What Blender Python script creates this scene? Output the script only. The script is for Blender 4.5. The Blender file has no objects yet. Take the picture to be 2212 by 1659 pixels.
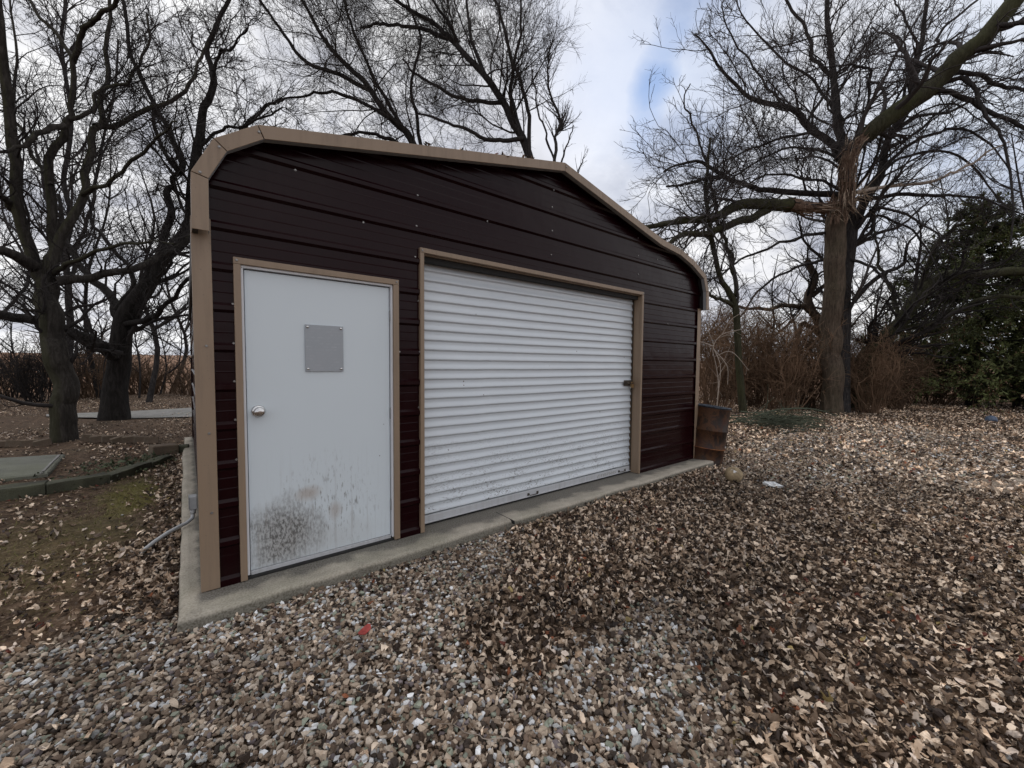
import bpy, math, random
import numpy as np
from mathutils import Matrix, Vector
C = bpy.context.scene
COL = C.collection
rad = math.radians
RNG = np.random.default_rng(7)

# ------------------------------------------------------------------ camera model
CAMP = np.array([-0.03712, -3.17728, 1.45146])
YAW, PITCH, ROLL, FPX = -0.67355, 0.0482, 0.00799, 880.0      # focal in px of a 2212 px wide picture
def cam_axes():
    cy, sy = math.cos(YAW), math.sin(YAW)
    f = np.array([-sy*math.cos(PITCH), cy*math.cos(PITCH), -math.sin(PITCH)])
    r = np.array([cy, sy, 0.0]); u = np.cross(r, f)
    c, s = math.cos(ROLL), math.sin(ROLL)
    return c*r+s*u, -s*r+c*u, f
AR, AU, AF = cam_axes()
def ray(u, v):
    return AF + AR*(u-1106)/FPX - AU*(v-829.5)/FPX
def at(u, v, d):                      # a photo point at d metres from the lens plane
    return CAMP + d*ray(u, v)
def on(u, v, ax, val):
    r = ray(u, v); return CAMP + r*(val-CAMP[ax])/r[ax]
GZ = -0.09
def gnd(u, v): return on(u, v, 2, GZ)
def proj(P):
    d = P-CAMP; z = d@AF
    zz = np.where(z > .05, z, np.nan)
    return 1106+FPX*(d@AR)/zz, 829.5-FPX*(d@AU)/zz, z

# ------------------------------------------------------------------ object helpers
def link(o, parent=None):
    COL.objects.link(o)
    if parent is not None: o.parent = parent
    return o
def tag(o, label=None, cat=None, group=None, kind=None):
    if label: o['label'] = label
    if cat: o['category'] = cat
    if group: o['group'] = group
    if kind: o['kind'] = kind
    return o
def thing(name, label, cat, loc=(0, 0, 0), rz=0, group=None):
    o = bpy.data.objects.new(name, None); o.location = loc; o.rotation_euler = (0, 0, rz)
    o.empty_display_size = .1
    link(o); return tag(o, label, cat, group)
def mesh_np(name, V, Fs, mat=None, parent=None, col=None, smooth=False, origin=None):
    """V (n,3); Fs list of int arrays (m,k)"""
    V = np.asarray(V, dtype=np.float64)
    if origin is not None: V = V-np.asarray(origin)
    if not isinstance(Fs, (list, tuple)): Fs = [Fs]
    me = bpy.data.meshes.new(name)
    me.vertices.add(len(V)); me.vertices.foreach_set('co', V.astype(np.float32).ravel())
    loops = np.concatenate([f.ravel() for f in Fs]); sizes = np.concatenate([np.full(len(f), f.shape[1]) for f in Fs])
    starts = np.concatenate([[0], np.cumsum(sizes)[:-1]])
    me.loops.add(len(loops)); me.loops.foreach_set('vertex_index', loops.astype(np.int32))
    me.polygons.add(len(sizes)); me.polygons.foreach_set('loop_start', starts.astype(np.int32))
    me.polygons.foreach_set('use_smooth', np.full(len(sizes), bool(smooth)))
    me.update(calc_edges=True); 
    if col is not None:
        a = me.attributes.new('Col', 'FLOAT_COLOR', 'POINT')
        c4 = np.ones((len(V), 4), np.float32); c4[:, :3] = col; a.data.foreach_set('color', c4.ravel())
    if mat: me.materials.append(mat)
    o = bpy.data.objects.new(name, me); link(o, parent)
    if origin is not None and parent is None: o.location = origin
    return o
class MB:
    """collects boxes, tubes, lathes, polygons; build() links them as one mesh"""
    def __init__(s): s.v = []; s.f = []
    def add(s, vs, fs):
        b = len(s.v); s.v += [tuple(map(float, p)) for p in vs]; s.f += [tuple(i+b for i in f) for f in fs]; return s
    def box(s, x0, x1, y0, y1, z0, z1):
        return s.add([(x0,y0,z0),(x1,y0,z0),(x1,y1,z0),(x0,y1,z0),(x0,y0,z1),(x1,y0,z1),(x1,y1,z1),(x0,y1,z1)],
              [(0,3,2,1),(4,5,6,7),(0,1,5,4),(1,2,6,5),(2,3,7,6),(3,0,4,7)])
    def lathe(s, prof, n=24, c=(0,0,0), axis='z', caps=True):
        vs = []; fs = []
        for r, h in prof:
            for i in range(n):
                a = 2*math.pi*i/n; p = (r*math.cos(a), r*math.sin(a), h)
                if axis == 'y': p = (p[0], -p[2], p[1])
                if axis == 'x': p = (p[2], p[0], p[1])
                vs.append((p[0]+c[0], p[1]+c[1], p[2]+c[2]))
        for j in range(len(prof)-1):
            for i in range(n):
                k = (i+1) % n; fs.append((j*n+i, j*n+k, (j+1)*n+k, (j+1)*n+i))
        if caps: fs.append(tuple(range(n))[::-1]); fs.append(tuple((len(prof)-1)*n+i for i in range(n)))
        return s.add(vs, fs)
    def tube(s, pts, r, n=10):
        P = np.array(pts, float)[None]; R = np.full((1, len(pts)), r) if np.isscalar(r) else np.array(r)[None]
        V, F = tubes(P, R, n); b = len(s.v)
        s.v += [tuple(p) for p in V]; s.f += [tuple(int(i)+b for i in f) for f in F]
        m = len(pts); s.f.append(tuple(b+i for i in range(n))[::-1]); s.f.append(tuple(b+(m-1)*n+i for i in range(n)))
        return s
    def build(s, name, mat, parent=None, bevel=0, smooth=False, seg=2):
        me = bpy.data.meshes.new(name); me.from_pydata(s.v, [], s.f); me.update()
        if mat: me.materials.append(mat)
        if smooth:
            for p in me.polygons: p.use_smooth = True
        o = bpy.data.objects.new(name, me); link(o, parent)
        if bevel:
            m = o.modifiers.new('bevel', 'BEVEL'); m.width = bevel; m.segments = seg; m.limit_method = 'ANGLE'
        return o

# ------------------------------------------------------------------ tubes and branching
def nrm(a): return a/np.maximum(np.linalg.norm(a, axis=-1, keepdims=True), 1e-9)
def tubes(P, R, S):
    N, M, _ = P.shape
    T = np.empty_like(P); T[:, 1:-1] = P[:, 2:]-P[:, :-2]; T[:, 0] = P[:, 1]-P[:, 0]; T[:, -1] = P[:, -1]-P[:, -2]
    T = nrm(T); mean = nrm(P[:, -1]-P[:, 0])
    ref = np.where((np.abs(mean[:, 2:3]) < .75), np.array([[0, 0, 1.]]), np.array([[0.8, .6, 0.]]))[:, None, :]
    A = nrm(np.cross(T, np.broadcast_to(ref, T.shape))); B = np.cross(T, A)
    th = np.arange(S)*2*np.pi/S
    V = P[:, :, None, :]+R[:, :, None, None]*(A[:, :, None, :]*np.cos(th)[None, None, :, None]+B[:, :, None, :]*np.sin(th)[None, None, :, None])
    idx = np.arange(N*M*S).reshape(N, M, S); nx = np.roll(idx, -1, axis=2)
    F = np.stack([idx[:, :-1], nx[:, :-1], nx[:, 1:], idx[:, 1:]], -1).reshape(-1, 4)
    return V.reshape(-1, 3), F
def spline(pts, M):
    P = np.array(pts, float); n = len(P)
    if n == 2: P = np.array([P[0], (P[0]+P[1])/2, P[1]]); n = 3
    E = np.vstack([2*P[0]-P[1], P, 2*P[-1]-P[-2]])
    t = np.linspace(0, n-1-1e-6, M); i = t.astype(int); u = (t-i)[:, None]
    a, b, c, d = E[i], E[i+1], E[i+2], E[i+3]
    return .5*(2*b+(c-a)*u+(2*a-5*b+4*c-d)*u**2+(3*b-a-3*c+d)*u**3)
def spawn(P, R, rng, dens, lf, ang, rr, M, up=.1, wander=.25, t0=.2, t1=1.0, rmin=.004, Lmin=.2, Lmax=9, tip=.25, pw=1.0):
    """children along every parent path: dens per metre, length lf*parent, angle range, radius ratio"""
    N, M0, _ = P.shape
    L = np.linalg.norm(np.diff(P, axis=1), axis=2).sum(1)
    n = rng.poisson(np.clip(dens*L, .2, 60)); k = np.repeat(np.arange(N), n); K = len(k)
    if K == 0: return P[:0], R[:0]
    t = t0+(t1-t0)*rng.random(K)**pw; x = t*(M0-1); i = np.minimum(x.astype(int), M0-2); u = (x-i)[:, None]
    p = P[k, i]*(1-u)+P[k, i+1]*u; T = nrm(P[k, i+1]-P[k, i]); r = R[k, i]*(1-u[:, 0])+R[k, i+1]*u[:, 0]
    q = nrm(np.cross(T, rng.normal(size=(K, 3)))); a = np.radians(rng.uniform(ang[0], ang[1], K))[:, None]
    d = nrm(T*np.cos(a)+q*np.sin(a))
    ln = np.clip(L[k]*lf*(1.1-.6*t)*rng.uniform(.5, 1.3, K), Lmin, Lmax); st = (ln/(M-1))[:, None]
    Q = np.empty((K, M, 3)); Q[:, 0] = p
    upv = np.array([0, 0, 1.])
    for j in range(1, M):
        d = nrm(d+rng.normal(size=(K, 3))*wander+upv*up)
        Q[:, j] = Q[:, j-1]+d*st
    r0 = np.maximum(np.minimum(r*rr, r*.85)*rng.uniform(.7, 1.1, K), rmin)
    RR = r0[:, None]*np.linspace(1, tip, M)[None]
    RR = np.maximum(RR, rmin*.6)
    return Q, RR
def limb_set(limbs, M, kink=0):
    """limbs: list of (pts, r0, r1) -> arrays"""
    P = np.stack([spline(p, M) for p, _, _ in limbs]); R = np.stack([np.linspace(a, b, M) for _, a, b in limbs])
    if kink:                                                        # real limbs are crooked
        r = np.random.default_rng(len(limbs)*7+M); n = r.normal(size=P.shape); n = .5*n+.5*np.roll(n, 1, 1)
        L = np.linalg.norm(np.diff(P, axis=1), axis=2).sum(1)[:, None, None]; w = np.linspace(0, 1, M)[None, :, None]
        P = P+n*np.minimum(L, 4)*kink*np.minimum(1, w*5)
    return P, R
def pxlimb(pts, d0, d1, w0, w1):
    """photo polyline with widths in photo px, at distances d0..d1 -> a limb in metres"""
    n = len(pts); ds = np.linspace(d0, d1, n)
    q = np.array(pts, float); e = np.abs(q[-1]-q[0]); e = e/max(1e-6, np.hypot(*e)); um = q[:, 0].mean()
    c = 1/math.sqrt(1+((um-1106)/FPX)**2); c = math.sqrt((c*e[1])**2+e[0]**2)      # wide lens: upright stems off axis look wider
    w0, w1 = w0*c, w1*c
    return ([at(u, v, d) for (u, v), d in zip(pts, ds)], w0*d0/FPX/2, w1*d1/FPX/2)
def lumpy(P, R, rng, S, amp=.10):
    """thick tubes with an uneven skin"""
    V, F = tubes(P, R, S); N, M, _ = P.shape
    cen = np.repeat(P.reshape(-1, 3), S, axis=0); off = V-cen
    n = rng.normal(size=(N, M, S)); n = (n+np.roll(n, 1, 2)+np.roll(n, -1, 2))/1.7
    n[:, 1:] = .5*n[:, 1:]+.5*n[:, :-1]
    return cen+off*(1+amp*n.reshape(-1, 1)), F
def barky(P1, R1, S=44, M=110, amp=.09, seed=1):
    """one thick trunk with furrowed ridges and swellings"""
    P = spline(P1, M)[None]; R = np.interp(np.linspace(0, 1, M), np.linspace(0, 1, len(R1)), R1)[None]
    V, F = tubes(P, R, S); cen = np.repeat(P[0], S, axis=0); off = V-cen
    L = np.r_[0, np.cumsum(np.linalg.norm(np.diff(P[0], axis=0), axis=1))]; th = np.tile(np.arange(S)*2*np.pi/S, M); l = np.repeat(L, S)
    big = vnoise(1.1*np.cos(th)+l*.8, 1.1*np.sin(th)-l*.5, 1, seed)-.5
    fur = np.abs(vnoise(4.6*np.cos(th)+l*.55, 4.6*np.sin(th)+l*.9, 1, seed+1)-.5)*2; fin = vnoise(9*np.cos(th), 9*np.sin(th)+l*5, 1, seed+2)-.5
    return cen+off*(1+amp*1.6*big+amp*(fur-.5)+amp*.7*fin)[:, None], F
def vnoise(x, y, s, seed):
    r = np.random.default_rng(seed); g = r.random((64, 64)); u = x*s+31.7; v = y*s+17.3
    i = np.floor(u).astype(int); j = np.floor(v).astype(int); fu = u-i; fv = v-j; fu = fu*fu*(3-2*fu); fv = fv*fv*(3-2*fv)
    a = g[i % 64, j % 64]; b = g[(i+1) % 64, j % 64]; c = g[i % 64, (j+1) % 64]; d = g[(i+1) % 64, (j+1) % 64]
    return a*(1-fu)*(1-fv)+b*fu*(1-fv)+c*(1-fu)*fv+d*fu*fv
def merge(parts):
    V = []; F = []; b = 0
    for v, f in parts: V.append(v); F.append(f+b); b += len(v)
    return np.concatenate(V), np.concatenate(F)

# ------------------------------------------------------------------ materials
def mat_new(name):
    m = bpy.data.materials.new(name); m.use_nodes = True
    nt = m.node_tree; return m, nt, nt.nodes['Principled BSDF']
def nd(nt, t, **k):
    n = nt.nodes.new(t)
    for a, b in k.items():
        if a.startswith('i_'): n.inputs[a[2:].replace('_', ' ')].default_value = b
        else: setattr(n, a, b)
    return n
def ramp(nt, fac, stops, interp='LINEAR'):
    r = nt.nodes.new('ShaderNodeValToRGB'); r.color_ramp.interpolation = interp
    while len(r.color_ramp.elements) < len(stops): r.color_ramp.elements.new(.5)
    for e, (p, c) in zip(r.color_ramp.elements, stops):
        e.position = p; e.color = (c, c, c, 1) if np.isscalar(c) else (*c, 1)
    nt.links.new(fac, r.inputs[0]); return r.outputs[0]
def coords(nt, scale=(1, 1, 1), which='Object', loc=(0, 0, 0)):
    t = nt.nodes.new('ShaderNodeTexCoord'); m = nt.nodes.new('ShaderNodeMapping')
    m.inputs['Scale'].default_value = scale; m.inputs['Location'].default_value = loc
    nt.links.new(t.outputs[which], m.inputs[0]); return m.outputs[0]
def noise(nt, vec, scale, detail=4, rough=.55, dist=0):
    n = nd(nt, 'ShaderNodeTexNoise'); n.inputs['Scale'].default_value = scale; n.inputs['Detail'].default_value = detail
    n.inputs['Roughness'].default_value = rough; n.inputs['Distortion'].default_value = dist
    nt.links.new(vec, n.inputs['Vector']); return n.outputs['Fac']
def mix(nt, fac, a, b, mode='MIX'):
    m = nt.nodes.new('ShaderNodeMix'); m.data_type = 'RGBA'; m.blend_type = mode
    for s, v in ((0, fac), (6, a), (7, b)):
        if hasattr(v, 'default_value') or hasattr(v, 'is_output'): nt.links.new(v, m.inputs[s])
        else: m.inputs[s].default_value = v if s == 0 else (*v, 1)
    return m.outputs[2]
def maths(nt, op, a, b=0, clamp=False):
    m = nt.nodes.new('ShaderNodeMath'); m.operation = op; m.use_clamp = clamp
    for s, v in ((0, a), (1, b)):
        if hasattr(v, 'is_output'): nt.links.new(v, m.inputs[s])
        else: m.inputs[s].default_value = v
    return m.outputs[0]
def bump(nt, bsdf, h, strength=.3, dist=.01):
    b = nt.nodes.new('ShaderNodeBump'); b.inputs['Strength'].default_value = strength; b.inputs['Distance'].default_value = dist
    nt.links.new(h, b.inputs['Height']); nt.links.new(b.outputs[0], bsdf.inputs['Normal'])
def finish(nt, bsdf, col, rough=.7, metal=0, spec=.5):
    if hasattr(col, 'is_output'): nt.links.new(col, bsdf.inputs['Base Color'])
    else: bsdf.inputs['Base Color'].default_value = (*col, 1)
    if hasattr(rough, 'is_output'): nt.links.new(rough, bsdf.inputs['Roughness'])
    else: bsdf.inputs['Roughness'].default_value = rough
    bsdf.inputs['Metallic'].default_value = metal
    bsdf.inputs['Specular IOR Level'].default_value = spec
def simple(name, col, rough=.6, metal=0, var=.25, scale=6, b=.0, spec=.5):
    m, nt, bs = mat_new(name); v = coords(nt)
    n = noise(nt, v, scale, 6)
    lo = tuple(c*(1-var) for c in col); hi = tuple(min(1, c*(1+var)) for c in col)
    finish(nt, bs, ramp(nt, n, [(.3, lo), (.7, hi)]), rough, metal, spec)
    if b: bump(nt, bs, noise(nt, v, scale*8, 4), b, .01)
    return m
def painted(name, col, rough=.4, dirt=(.10, .08, .06), dirt_amt=.35, spec=.5, wave=.12):
    """painted sheet metal with streaks, scuffs and slight waviness"""
    m, nt, bs = mat_new(name); v = coords(nt); vs = coords(nt, (6, 6, .5))
    big = noise(nt, v, 1.6, 5); streak = noise(nt, vs, 5, 5, .6)
    k = ramp(nt, maths(nt, 'MULTIPLY', big, streak), [(.22, 0.0), (.5, 1.0)])
    c = mix(nt, maths(nt, 'MULTIPLY', k, dirt_amt), col, dirt)
    fine = ramp(nt, noise(nt, v, 60, 3), [(.66, 0.0), (.74, 1.0)])
    c = mix(nt, maths(nt, 'MULTIPLY', fine, dirt_amt*.8), c, dirt)
    r = ramp(nt, streak, [(.3, rough*.8), (.7, min(1, rough*1.35))])
    finish(nt, bs, c, r, 0, spec); bump(nt, bs, noise(nt, v, 3.2, 2), wave, .02)
    return m
M_siding = painted('siding_paint', (.0120, .0013, .0025), .20, (.014, .009, .009), .2, .17, .3)
M_tan = painted('tan_trim_paint', (.285, .205, .14), .42, (.12, .09, .07), .45)
M_roof = painted('roof_paint', (.30, .22, .15), .5)
M_galv = painted('galvanised', (.30, .31, .32), .5, (.12, .10, .09), .5)
M_alu = painted('aluminium', (.52, .53, .55), .38, (.2, .18, .16), .4)
M_white = painted('white_frame', (.72, .73, .76), .4, (.3, .27, .24), .25)
M_steel, nt, bs = mat_new('bright_steel'); finish(nt, bs, ramp(nt, noise(nt, coords(nt), 30, 4), [(.3, (.55, .55, .56)), (.7, (.75, .74, .72))]), .18, 1.0)
M_darkmetal = simple('worn_dark_metal', (.10, .085, .07), .4, .7, .5, 40, .2)
M_black = simple('dark_rubber_and_gaps', (.018, .017, .017), .8, 0, .3, 30)
M_screw = simple('screw_head', (.28, .27, .26), .4, .8, .3, 60)
M_pvc = simple('grey_plastic_conduit', (.45, .46, .47), .45, 0, .15, 20)

def door_mat():
    m, nt, bs = mat_new('white_steel_door'); v = coords(nt)
    sep = nt.nodes.new('ShaderNodeSeparateXYZ'); nt.links.new(v, sep.inputs[0]); X, Z = sep.outputs[0], sep.outputs[2]
    base = mix(nt, noise(nt, v, 1.1, 4), (.66, .725, .765), (.70, .765, .81))
    def blob(cx, cz, rx, rz, seed):
        a = maths(nt, 'DIVIDE', maths(nt, 'SUBTRACT', X, cx), rx); b = maths(nt, 'DIVIDE', maths(nt, 'SUBTRACT', Z, cz), rz)
        d = maths(nt, 'SQRT', maths(nt, 'ADD', maths(nt, 'MULTIPLY', a, a), maths(nt, 'MULTIPLY', b, b)))
        w = noise(nt, coords(nt, (5, 5, 3), loc=(seed, 0, seed)), 1.5, 5)
        d = maths(nt, 'ADD', d, maths(nt, 'MULTIPLY', maths(nt, 'SUBTRACT', w, .5), 1.1))
        return ramp(nt, d, [(.35, 1.0), (1.05, 0.0)])
    main = blob(.20, .20, .30, .29, 1.3); right = blob(.50, .34, .42, .42, 4.7); low = blob(.34, .08, .60, .20, 9.1)
    sp = ramp(nt, noise(nt, coords(nt, (1, 1, .45)), 62, 6, .7), [(.44, 0.0), (.57, 1.0)])
    sp2 = ramp(nt, noise(nt, coords(nt, (1, 1, .25)), 55, 4, .6), [(.54, 0.0), (.68, 1.0)])
    c = mix(nt, maths(nt, 'MULTIPLY', main, .62), base, (.34, .315, .29))
    c = mix(nt, maths(nt, 'MULTIPLY', low, .3), c, (.42, .40, .38))
    c = mix(nt, maths(nt, 'MULTIPLY', maths(nt, 'MULTIPLY', main, sp), .8), c, (.045, .042, .038))
    c = mix(nt, maths(nt, 'MULTIPLY', maths(nt, 'MULTIPLY', right, sp2), .8), c, (.12, .11, .10))
    rust = blob(.36, .46, .10, .07, 6.6)
    c = mix(nt, maths(nt, 'MULTIPLY', rust, .5), c, (.36, .25, .17)); c = mix(nt, maths(nt, 'MULTIPLY', blob(.55, .30, .07, .09, 2.6), .4), c, (.34, .23, .16))
    # vertical runs and loose specks
    runs = ramp(nt, noise(nt, coords(nt, (1, 1, .05)), 34, 3, .6), [(.55, 0.0), (.8, 1.0)])
    hz = ramp(nt, Z, [(.30, 1.0), (.85, 0.0)])
    c = mix(nt, maths(nt, 'MULTIPLY', maths(nt, 'MULTIPLY', runs, hz), .55), c, (.3, .28, .26))
    vor = nd(nt, 'ShaderNodeTexVoronoi'); vor.inputs['Scale'].default_value = 16; nt.links.new(v, vor.inputs['Vector'])
    dots = ramp(nt, vor.outputs['Distance'], [(.05, 1.0), (.09, 0.0)])
    few = ramp(nt, noise(nt, v, 4, 2), [(.5, 0.0), (.62, 1.0)])
    hz2 = ramp(nt, Z, [(.9, 1.0), (1.6, .05)])
    c = mix(nt, maths(nt, 'MULTIPLY', maths(nt, 'MULTIPLY', dots, few), maths(nt, 'MULTIPLY', hz2, .8)), c, (.12, .11, .10))
    finish(nt, bs, c, .42); bump(nt, bs, noise(nt, v, 2.2, 2), .1, .02); return m
M_door = door_mat()
def roller_mat():
    m, nt, bs = mat_new('white_roller_curtain'); v = coords(nt)
    sep = nt.nodes.new('ShaderNodeSeparateXYZ'); nt.links.new(v, sep.inputs[0]); X, Z = sep.outputs[0], sep.outputs[2]
    base = mix(nt, noise(nt, coords(nt, (1.2, 1, 3)), 1.5, 5), (.60, .645, .69), (.70, .745, .785))
    low = ramp(nt, Z, [(.12, 1.0), (.75, 0.0)])
    sp = ramp(nt, noise(nt, coords(nt, (.7, 1, 2.0)), 55, 5, .7), [(.53, 0.0), (.62, 1.0)])
    pat = ramp(nt, noise(nt, coords(nt, (1, 1, 3), loc=(3, 0, 0)), 3, 4), [(.42, 0.0), (.6, 1.0)])
    c = mix(nt, maths(nt, 'MULTIPLY', maths(nt, 'MULTIPLY', sp, low), maths(nt, 'MULTIPLY', pat, 1.0)), base, (.09, .075, .07))
    edge = ramp(nt, X, [(.0, 0.0), (.9, 0.0), (1.0, 1.0)])
    sc = ramp(nt, noise(nt, coords(nt, (.12, 1, 2)), 60, 3), [(.68, 0.0), (.74, 1.0)])
    c = mix(nt, maths(nt, 'MULTIPLY', sc, .3), c, (.3, .28, .27))
    vor = nd(nt, 'ShaderNodeTexVoronoi'); vor.inputs['Scale'].default_value = 7; nt.links.new(v, vor.inputs['Vector'])
    dots = ramp(nt, vor.outputs['Distance'], [(.035, 1.0), (.06, 0.0)])
    few = ramp(nt, noise(nt, v, 2.3, 2), [(.50, 0.0), (.56, 1.0)])
    c = mix(nt, maths(nt, 'MULTIPLY', dots, maths(nt, 'MULTIPLY', few, .85)), c, (.10, .06, .05))
    finish(nt, bs, c, .27); return m
M_roller = roller_mat()
def plate_mat():
    m, nt, bs = mat_new('engraved_metal_plate'); v = coords(nt)
    # faint rows of worn lettering nobody can read any more
    br = nd(nt, 'ShaderNodeTexBrick'); br.offset = .37; br.inputs['Scale'].default_value = 1
    br.inputs['Brick Width'].default_value = .055; br.inputs['Row Height'].default_value = .022; br.inputs['Mortar Size'].default_value = .0068
    br.inputs['Color1'].default_value = (1, 1, 1, 1); br.inputs['Color2'].default_value = (0, 0, 0, 1); br.inputs['Mortar'].default_value = (0, 0, 0, 1)
    sw = nt.nodes.new('ShaderNodeSeparateXYZ'); cb = nt.nodes.new('ShaderNodeCombineXYZ'); nt.links.new(v, sw.inputs[0])
    nt.links.new(sw.outputs[0], cb.inputs[0]); nt.links.new(sw.outputs[2], cb.inputs[1]); nt.links.new(cb.outputs[0], br.inputs['Vector'])
    let = maths(nt, 'MULTIPLY', br.outputs['Color'], ramp(nt, noise(nt, coords(nt, (1, 1, 1)), 22, 3), [(.42, 0.0), (.62, .38)]))
    c = mix(nt, noise(nt, v, 5, 4), (.33, .365, .395), (.385, .40, .43)); c = mix(nt, let, c, (.50, .52, .54))
    finish(nt, bs, c, .35); return m
M_plate = plate_mat()
def concrete_mat(name, c0=(.26, .235, .195), c1=(.40, .37, .32), green=.45, damp_dark_sides=False, speck=.3):
    m, nt, bs = mat_new(name); v = coords(nt)
    c = ramp(nt, noise(nt, v, 3.5, 8, .65), [(.3, c0), (.7, c1)])
    g = ramp(nt, noise(nt, coords(nt, loc=(4, 2, 0)), 1.3, 5), [(.42, 0.0), (.62, 1.0)])
    c = mix(nt, maths(nt, 'MULTIPLY', g, green), c, (.17, .18, .11))
    d = ramp(nt, noise(nt, coords(nt, loc=(1, 7, 0)), 6, 7, .7), [(.55, 0.0), (.72, 1.0)])
    c = mix(nt, maths(nt, 'MULTIPLY', d, .5), c, (.10, .09, .075))
    if damp_dark_sides:
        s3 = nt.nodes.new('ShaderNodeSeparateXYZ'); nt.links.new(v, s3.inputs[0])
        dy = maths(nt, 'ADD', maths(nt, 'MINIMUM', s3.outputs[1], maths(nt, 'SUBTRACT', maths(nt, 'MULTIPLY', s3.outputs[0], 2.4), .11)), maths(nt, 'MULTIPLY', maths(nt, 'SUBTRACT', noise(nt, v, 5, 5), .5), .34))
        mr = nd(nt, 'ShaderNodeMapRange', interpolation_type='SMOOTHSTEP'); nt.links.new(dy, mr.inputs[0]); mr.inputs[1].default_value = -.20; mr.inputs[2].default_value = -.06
        my = nd(nt, 'ShaderNodeMapRange', interpolation_type='SMOOTHSTEP'); nt.links.new(s3.outputs[2], my.inputs[0]); my.inputs[1].default_value = -.004; my.inputs[2].default_value = -.035  # second mask: slab sides darker downward from the top edge
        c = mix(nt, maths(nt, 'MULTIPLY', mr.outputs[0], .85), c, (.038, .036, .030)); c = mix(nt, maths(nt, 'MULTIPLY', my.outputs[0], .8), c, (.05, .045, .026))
    sp = ramp(nt, noise(nt, v, 90, 3), [(.35, 0.0), (.6, 1.0)]); c = mix(nt, speck, c, mix(nt, sp, (.12, .11, .1), (.5, .47, .42)))
    finish(nt, bs, c, .9, 0, .2); bump(nt, bs, noise(nt, v, 40, 6, .7), .35, .01); return m
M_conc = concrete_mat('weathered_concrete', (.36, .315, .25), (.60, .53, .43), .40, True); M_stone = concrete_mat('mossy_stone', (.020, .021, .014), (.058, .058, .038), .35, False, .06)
M_brick = concrete_mat('dirty_block', (.075, .05, .035), (.16, .11, .08), .2, False, .06)
def bark_mat(name, c0, c1, moss=None, moss_amt=0., sc=1.0, side=None):
    m, nt, bs = mat_new(name); v = coords(nt); vs = coords(nt, (9*sc, 9*sc, 1.6*sc))
    n = noise(nt, vs, 2.2, 7, .65, .6); f = noise(nt, v, 14*sc, 5, .6)
    c = ramp(nt, n, [(.32, tuple(x*.35 for x in c0)), (.48, c0), (.68, c1)])
    if moss:
        g = noise(nt, coords(nt, (1, 1, .5), loc=(2, 5, 1)), 1.7, 5)
        if side is not None:
            geo = nt.nodes.new('ShaderNodeNewGeometry'); dp = nt.nodes.new('ShaderNodeVectorMath'); dp.operation = 'DOT_PRODUCT'
            nt.links.new(geo.outputs['Normal'], dp.inputs[0]); dp.inputs[1].default_value = side
            g = maths(nt, 'ADD', maths(nt, 'MULTIPLY', g, .5), maths(nt, 'MULTIPLY', dp.outputs['Value'], .42))
        k = ramp(nt, g, [(.45, 0.0), (.62, 1.0)]); c = mix(nt, maths(nt, 'MULTIPLY', k, moss_amt), c, moss)
    c = mix(nt, .35, c, mix(nt, f, tuple(x*.4 for x in c0), c1))
    finish(nt, bs, c, .95, 0, .15); bump(nt, bs, maths(nt, 'ADD', n, maths(nt, 'MULTIPLY', f, .4)), .9, .03*sc); return m
M_bark_near = bark_mat('furrowed_dark_bark', (.028, .024, .021), (.075, .066, .058), (.055, .058, .024), .6, 1.0, (-.85, -.5, 0))
M_bark_dark = bark_mat('dark_bark', (.016, .014, .013), (.042, .037, .034))
M_bark_tan = bark_mat('tan_bark', (.075, .056, .042), (.165, .125, .094), (.06, .065, .035), .3)
M_bark_grey = bark_mat('grey_bark', (.032, .029, .029), (.078, .071, .069))
M_bark_moss = bark_mat('olive_bark', (.035, .033, .020), (.075, .070, .045), (.06, .066, .025), .6)
M_split = bark_mat('torn_red_heartwood', (.12, .075, .056), (.40, .285, .21), None, 0, 2.0)
M_fibre = simple('pale_torn_fibre', (.38, .30, .225), .9, 0, .4, 20)
def twig_mat(name, col, var=.35):
    return simple(name, col, .9, 0, var, 1.2, 0, .15)
M_twig = twig_mat('dark_twigs', (.032, .028, .027)); M_twig2 = twig_mat('grey_twigs', (.058, .051, .050))
M_willow = twig_mat('brown_grey_twigs', (.044, .038, .035)); M_far = twig_mat('far_twigs', (.055, .049, .048))
M_brown = twig_mat('brown_brush', (.185, .118, .076), .5); M_pale = twig_mat('pale_dead_branch', (.36, .30, .25), .3)
M_brown2 = twig_mat('dull_brown_brush', (.118, .078, .052), .5); M_green_twig = twig_mat('greenish_brush', (.075, .085, .06), .5)
def attr_mat(name, rough=.8, spec=.25, nscale=90, amt=.35, trans=0):
    m, nt, bs = mat_new(name); a = nd(nt, 'ShaderNodeAttribute', attribute_name='Col'); v = coords(nt)
    n = noise(nt, v, nscale, 4); c = mix(nt, amt, a.outputs['Color'], ramp(nt, n, [(.3, .25), (.7, 1.0)]), 'MULTIPLY')
    finish(nt, bs, c, rough, 0, spec); return m
M_stonebits = attr_mat('gravel_stone', .75, .3, 110, .3); M_leaf = attr_mat('dry_leaf', .6, .3, 60, .22); M_needle = attr_mat('evergreen_scale', .7, .2, 30, .3)
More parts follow.
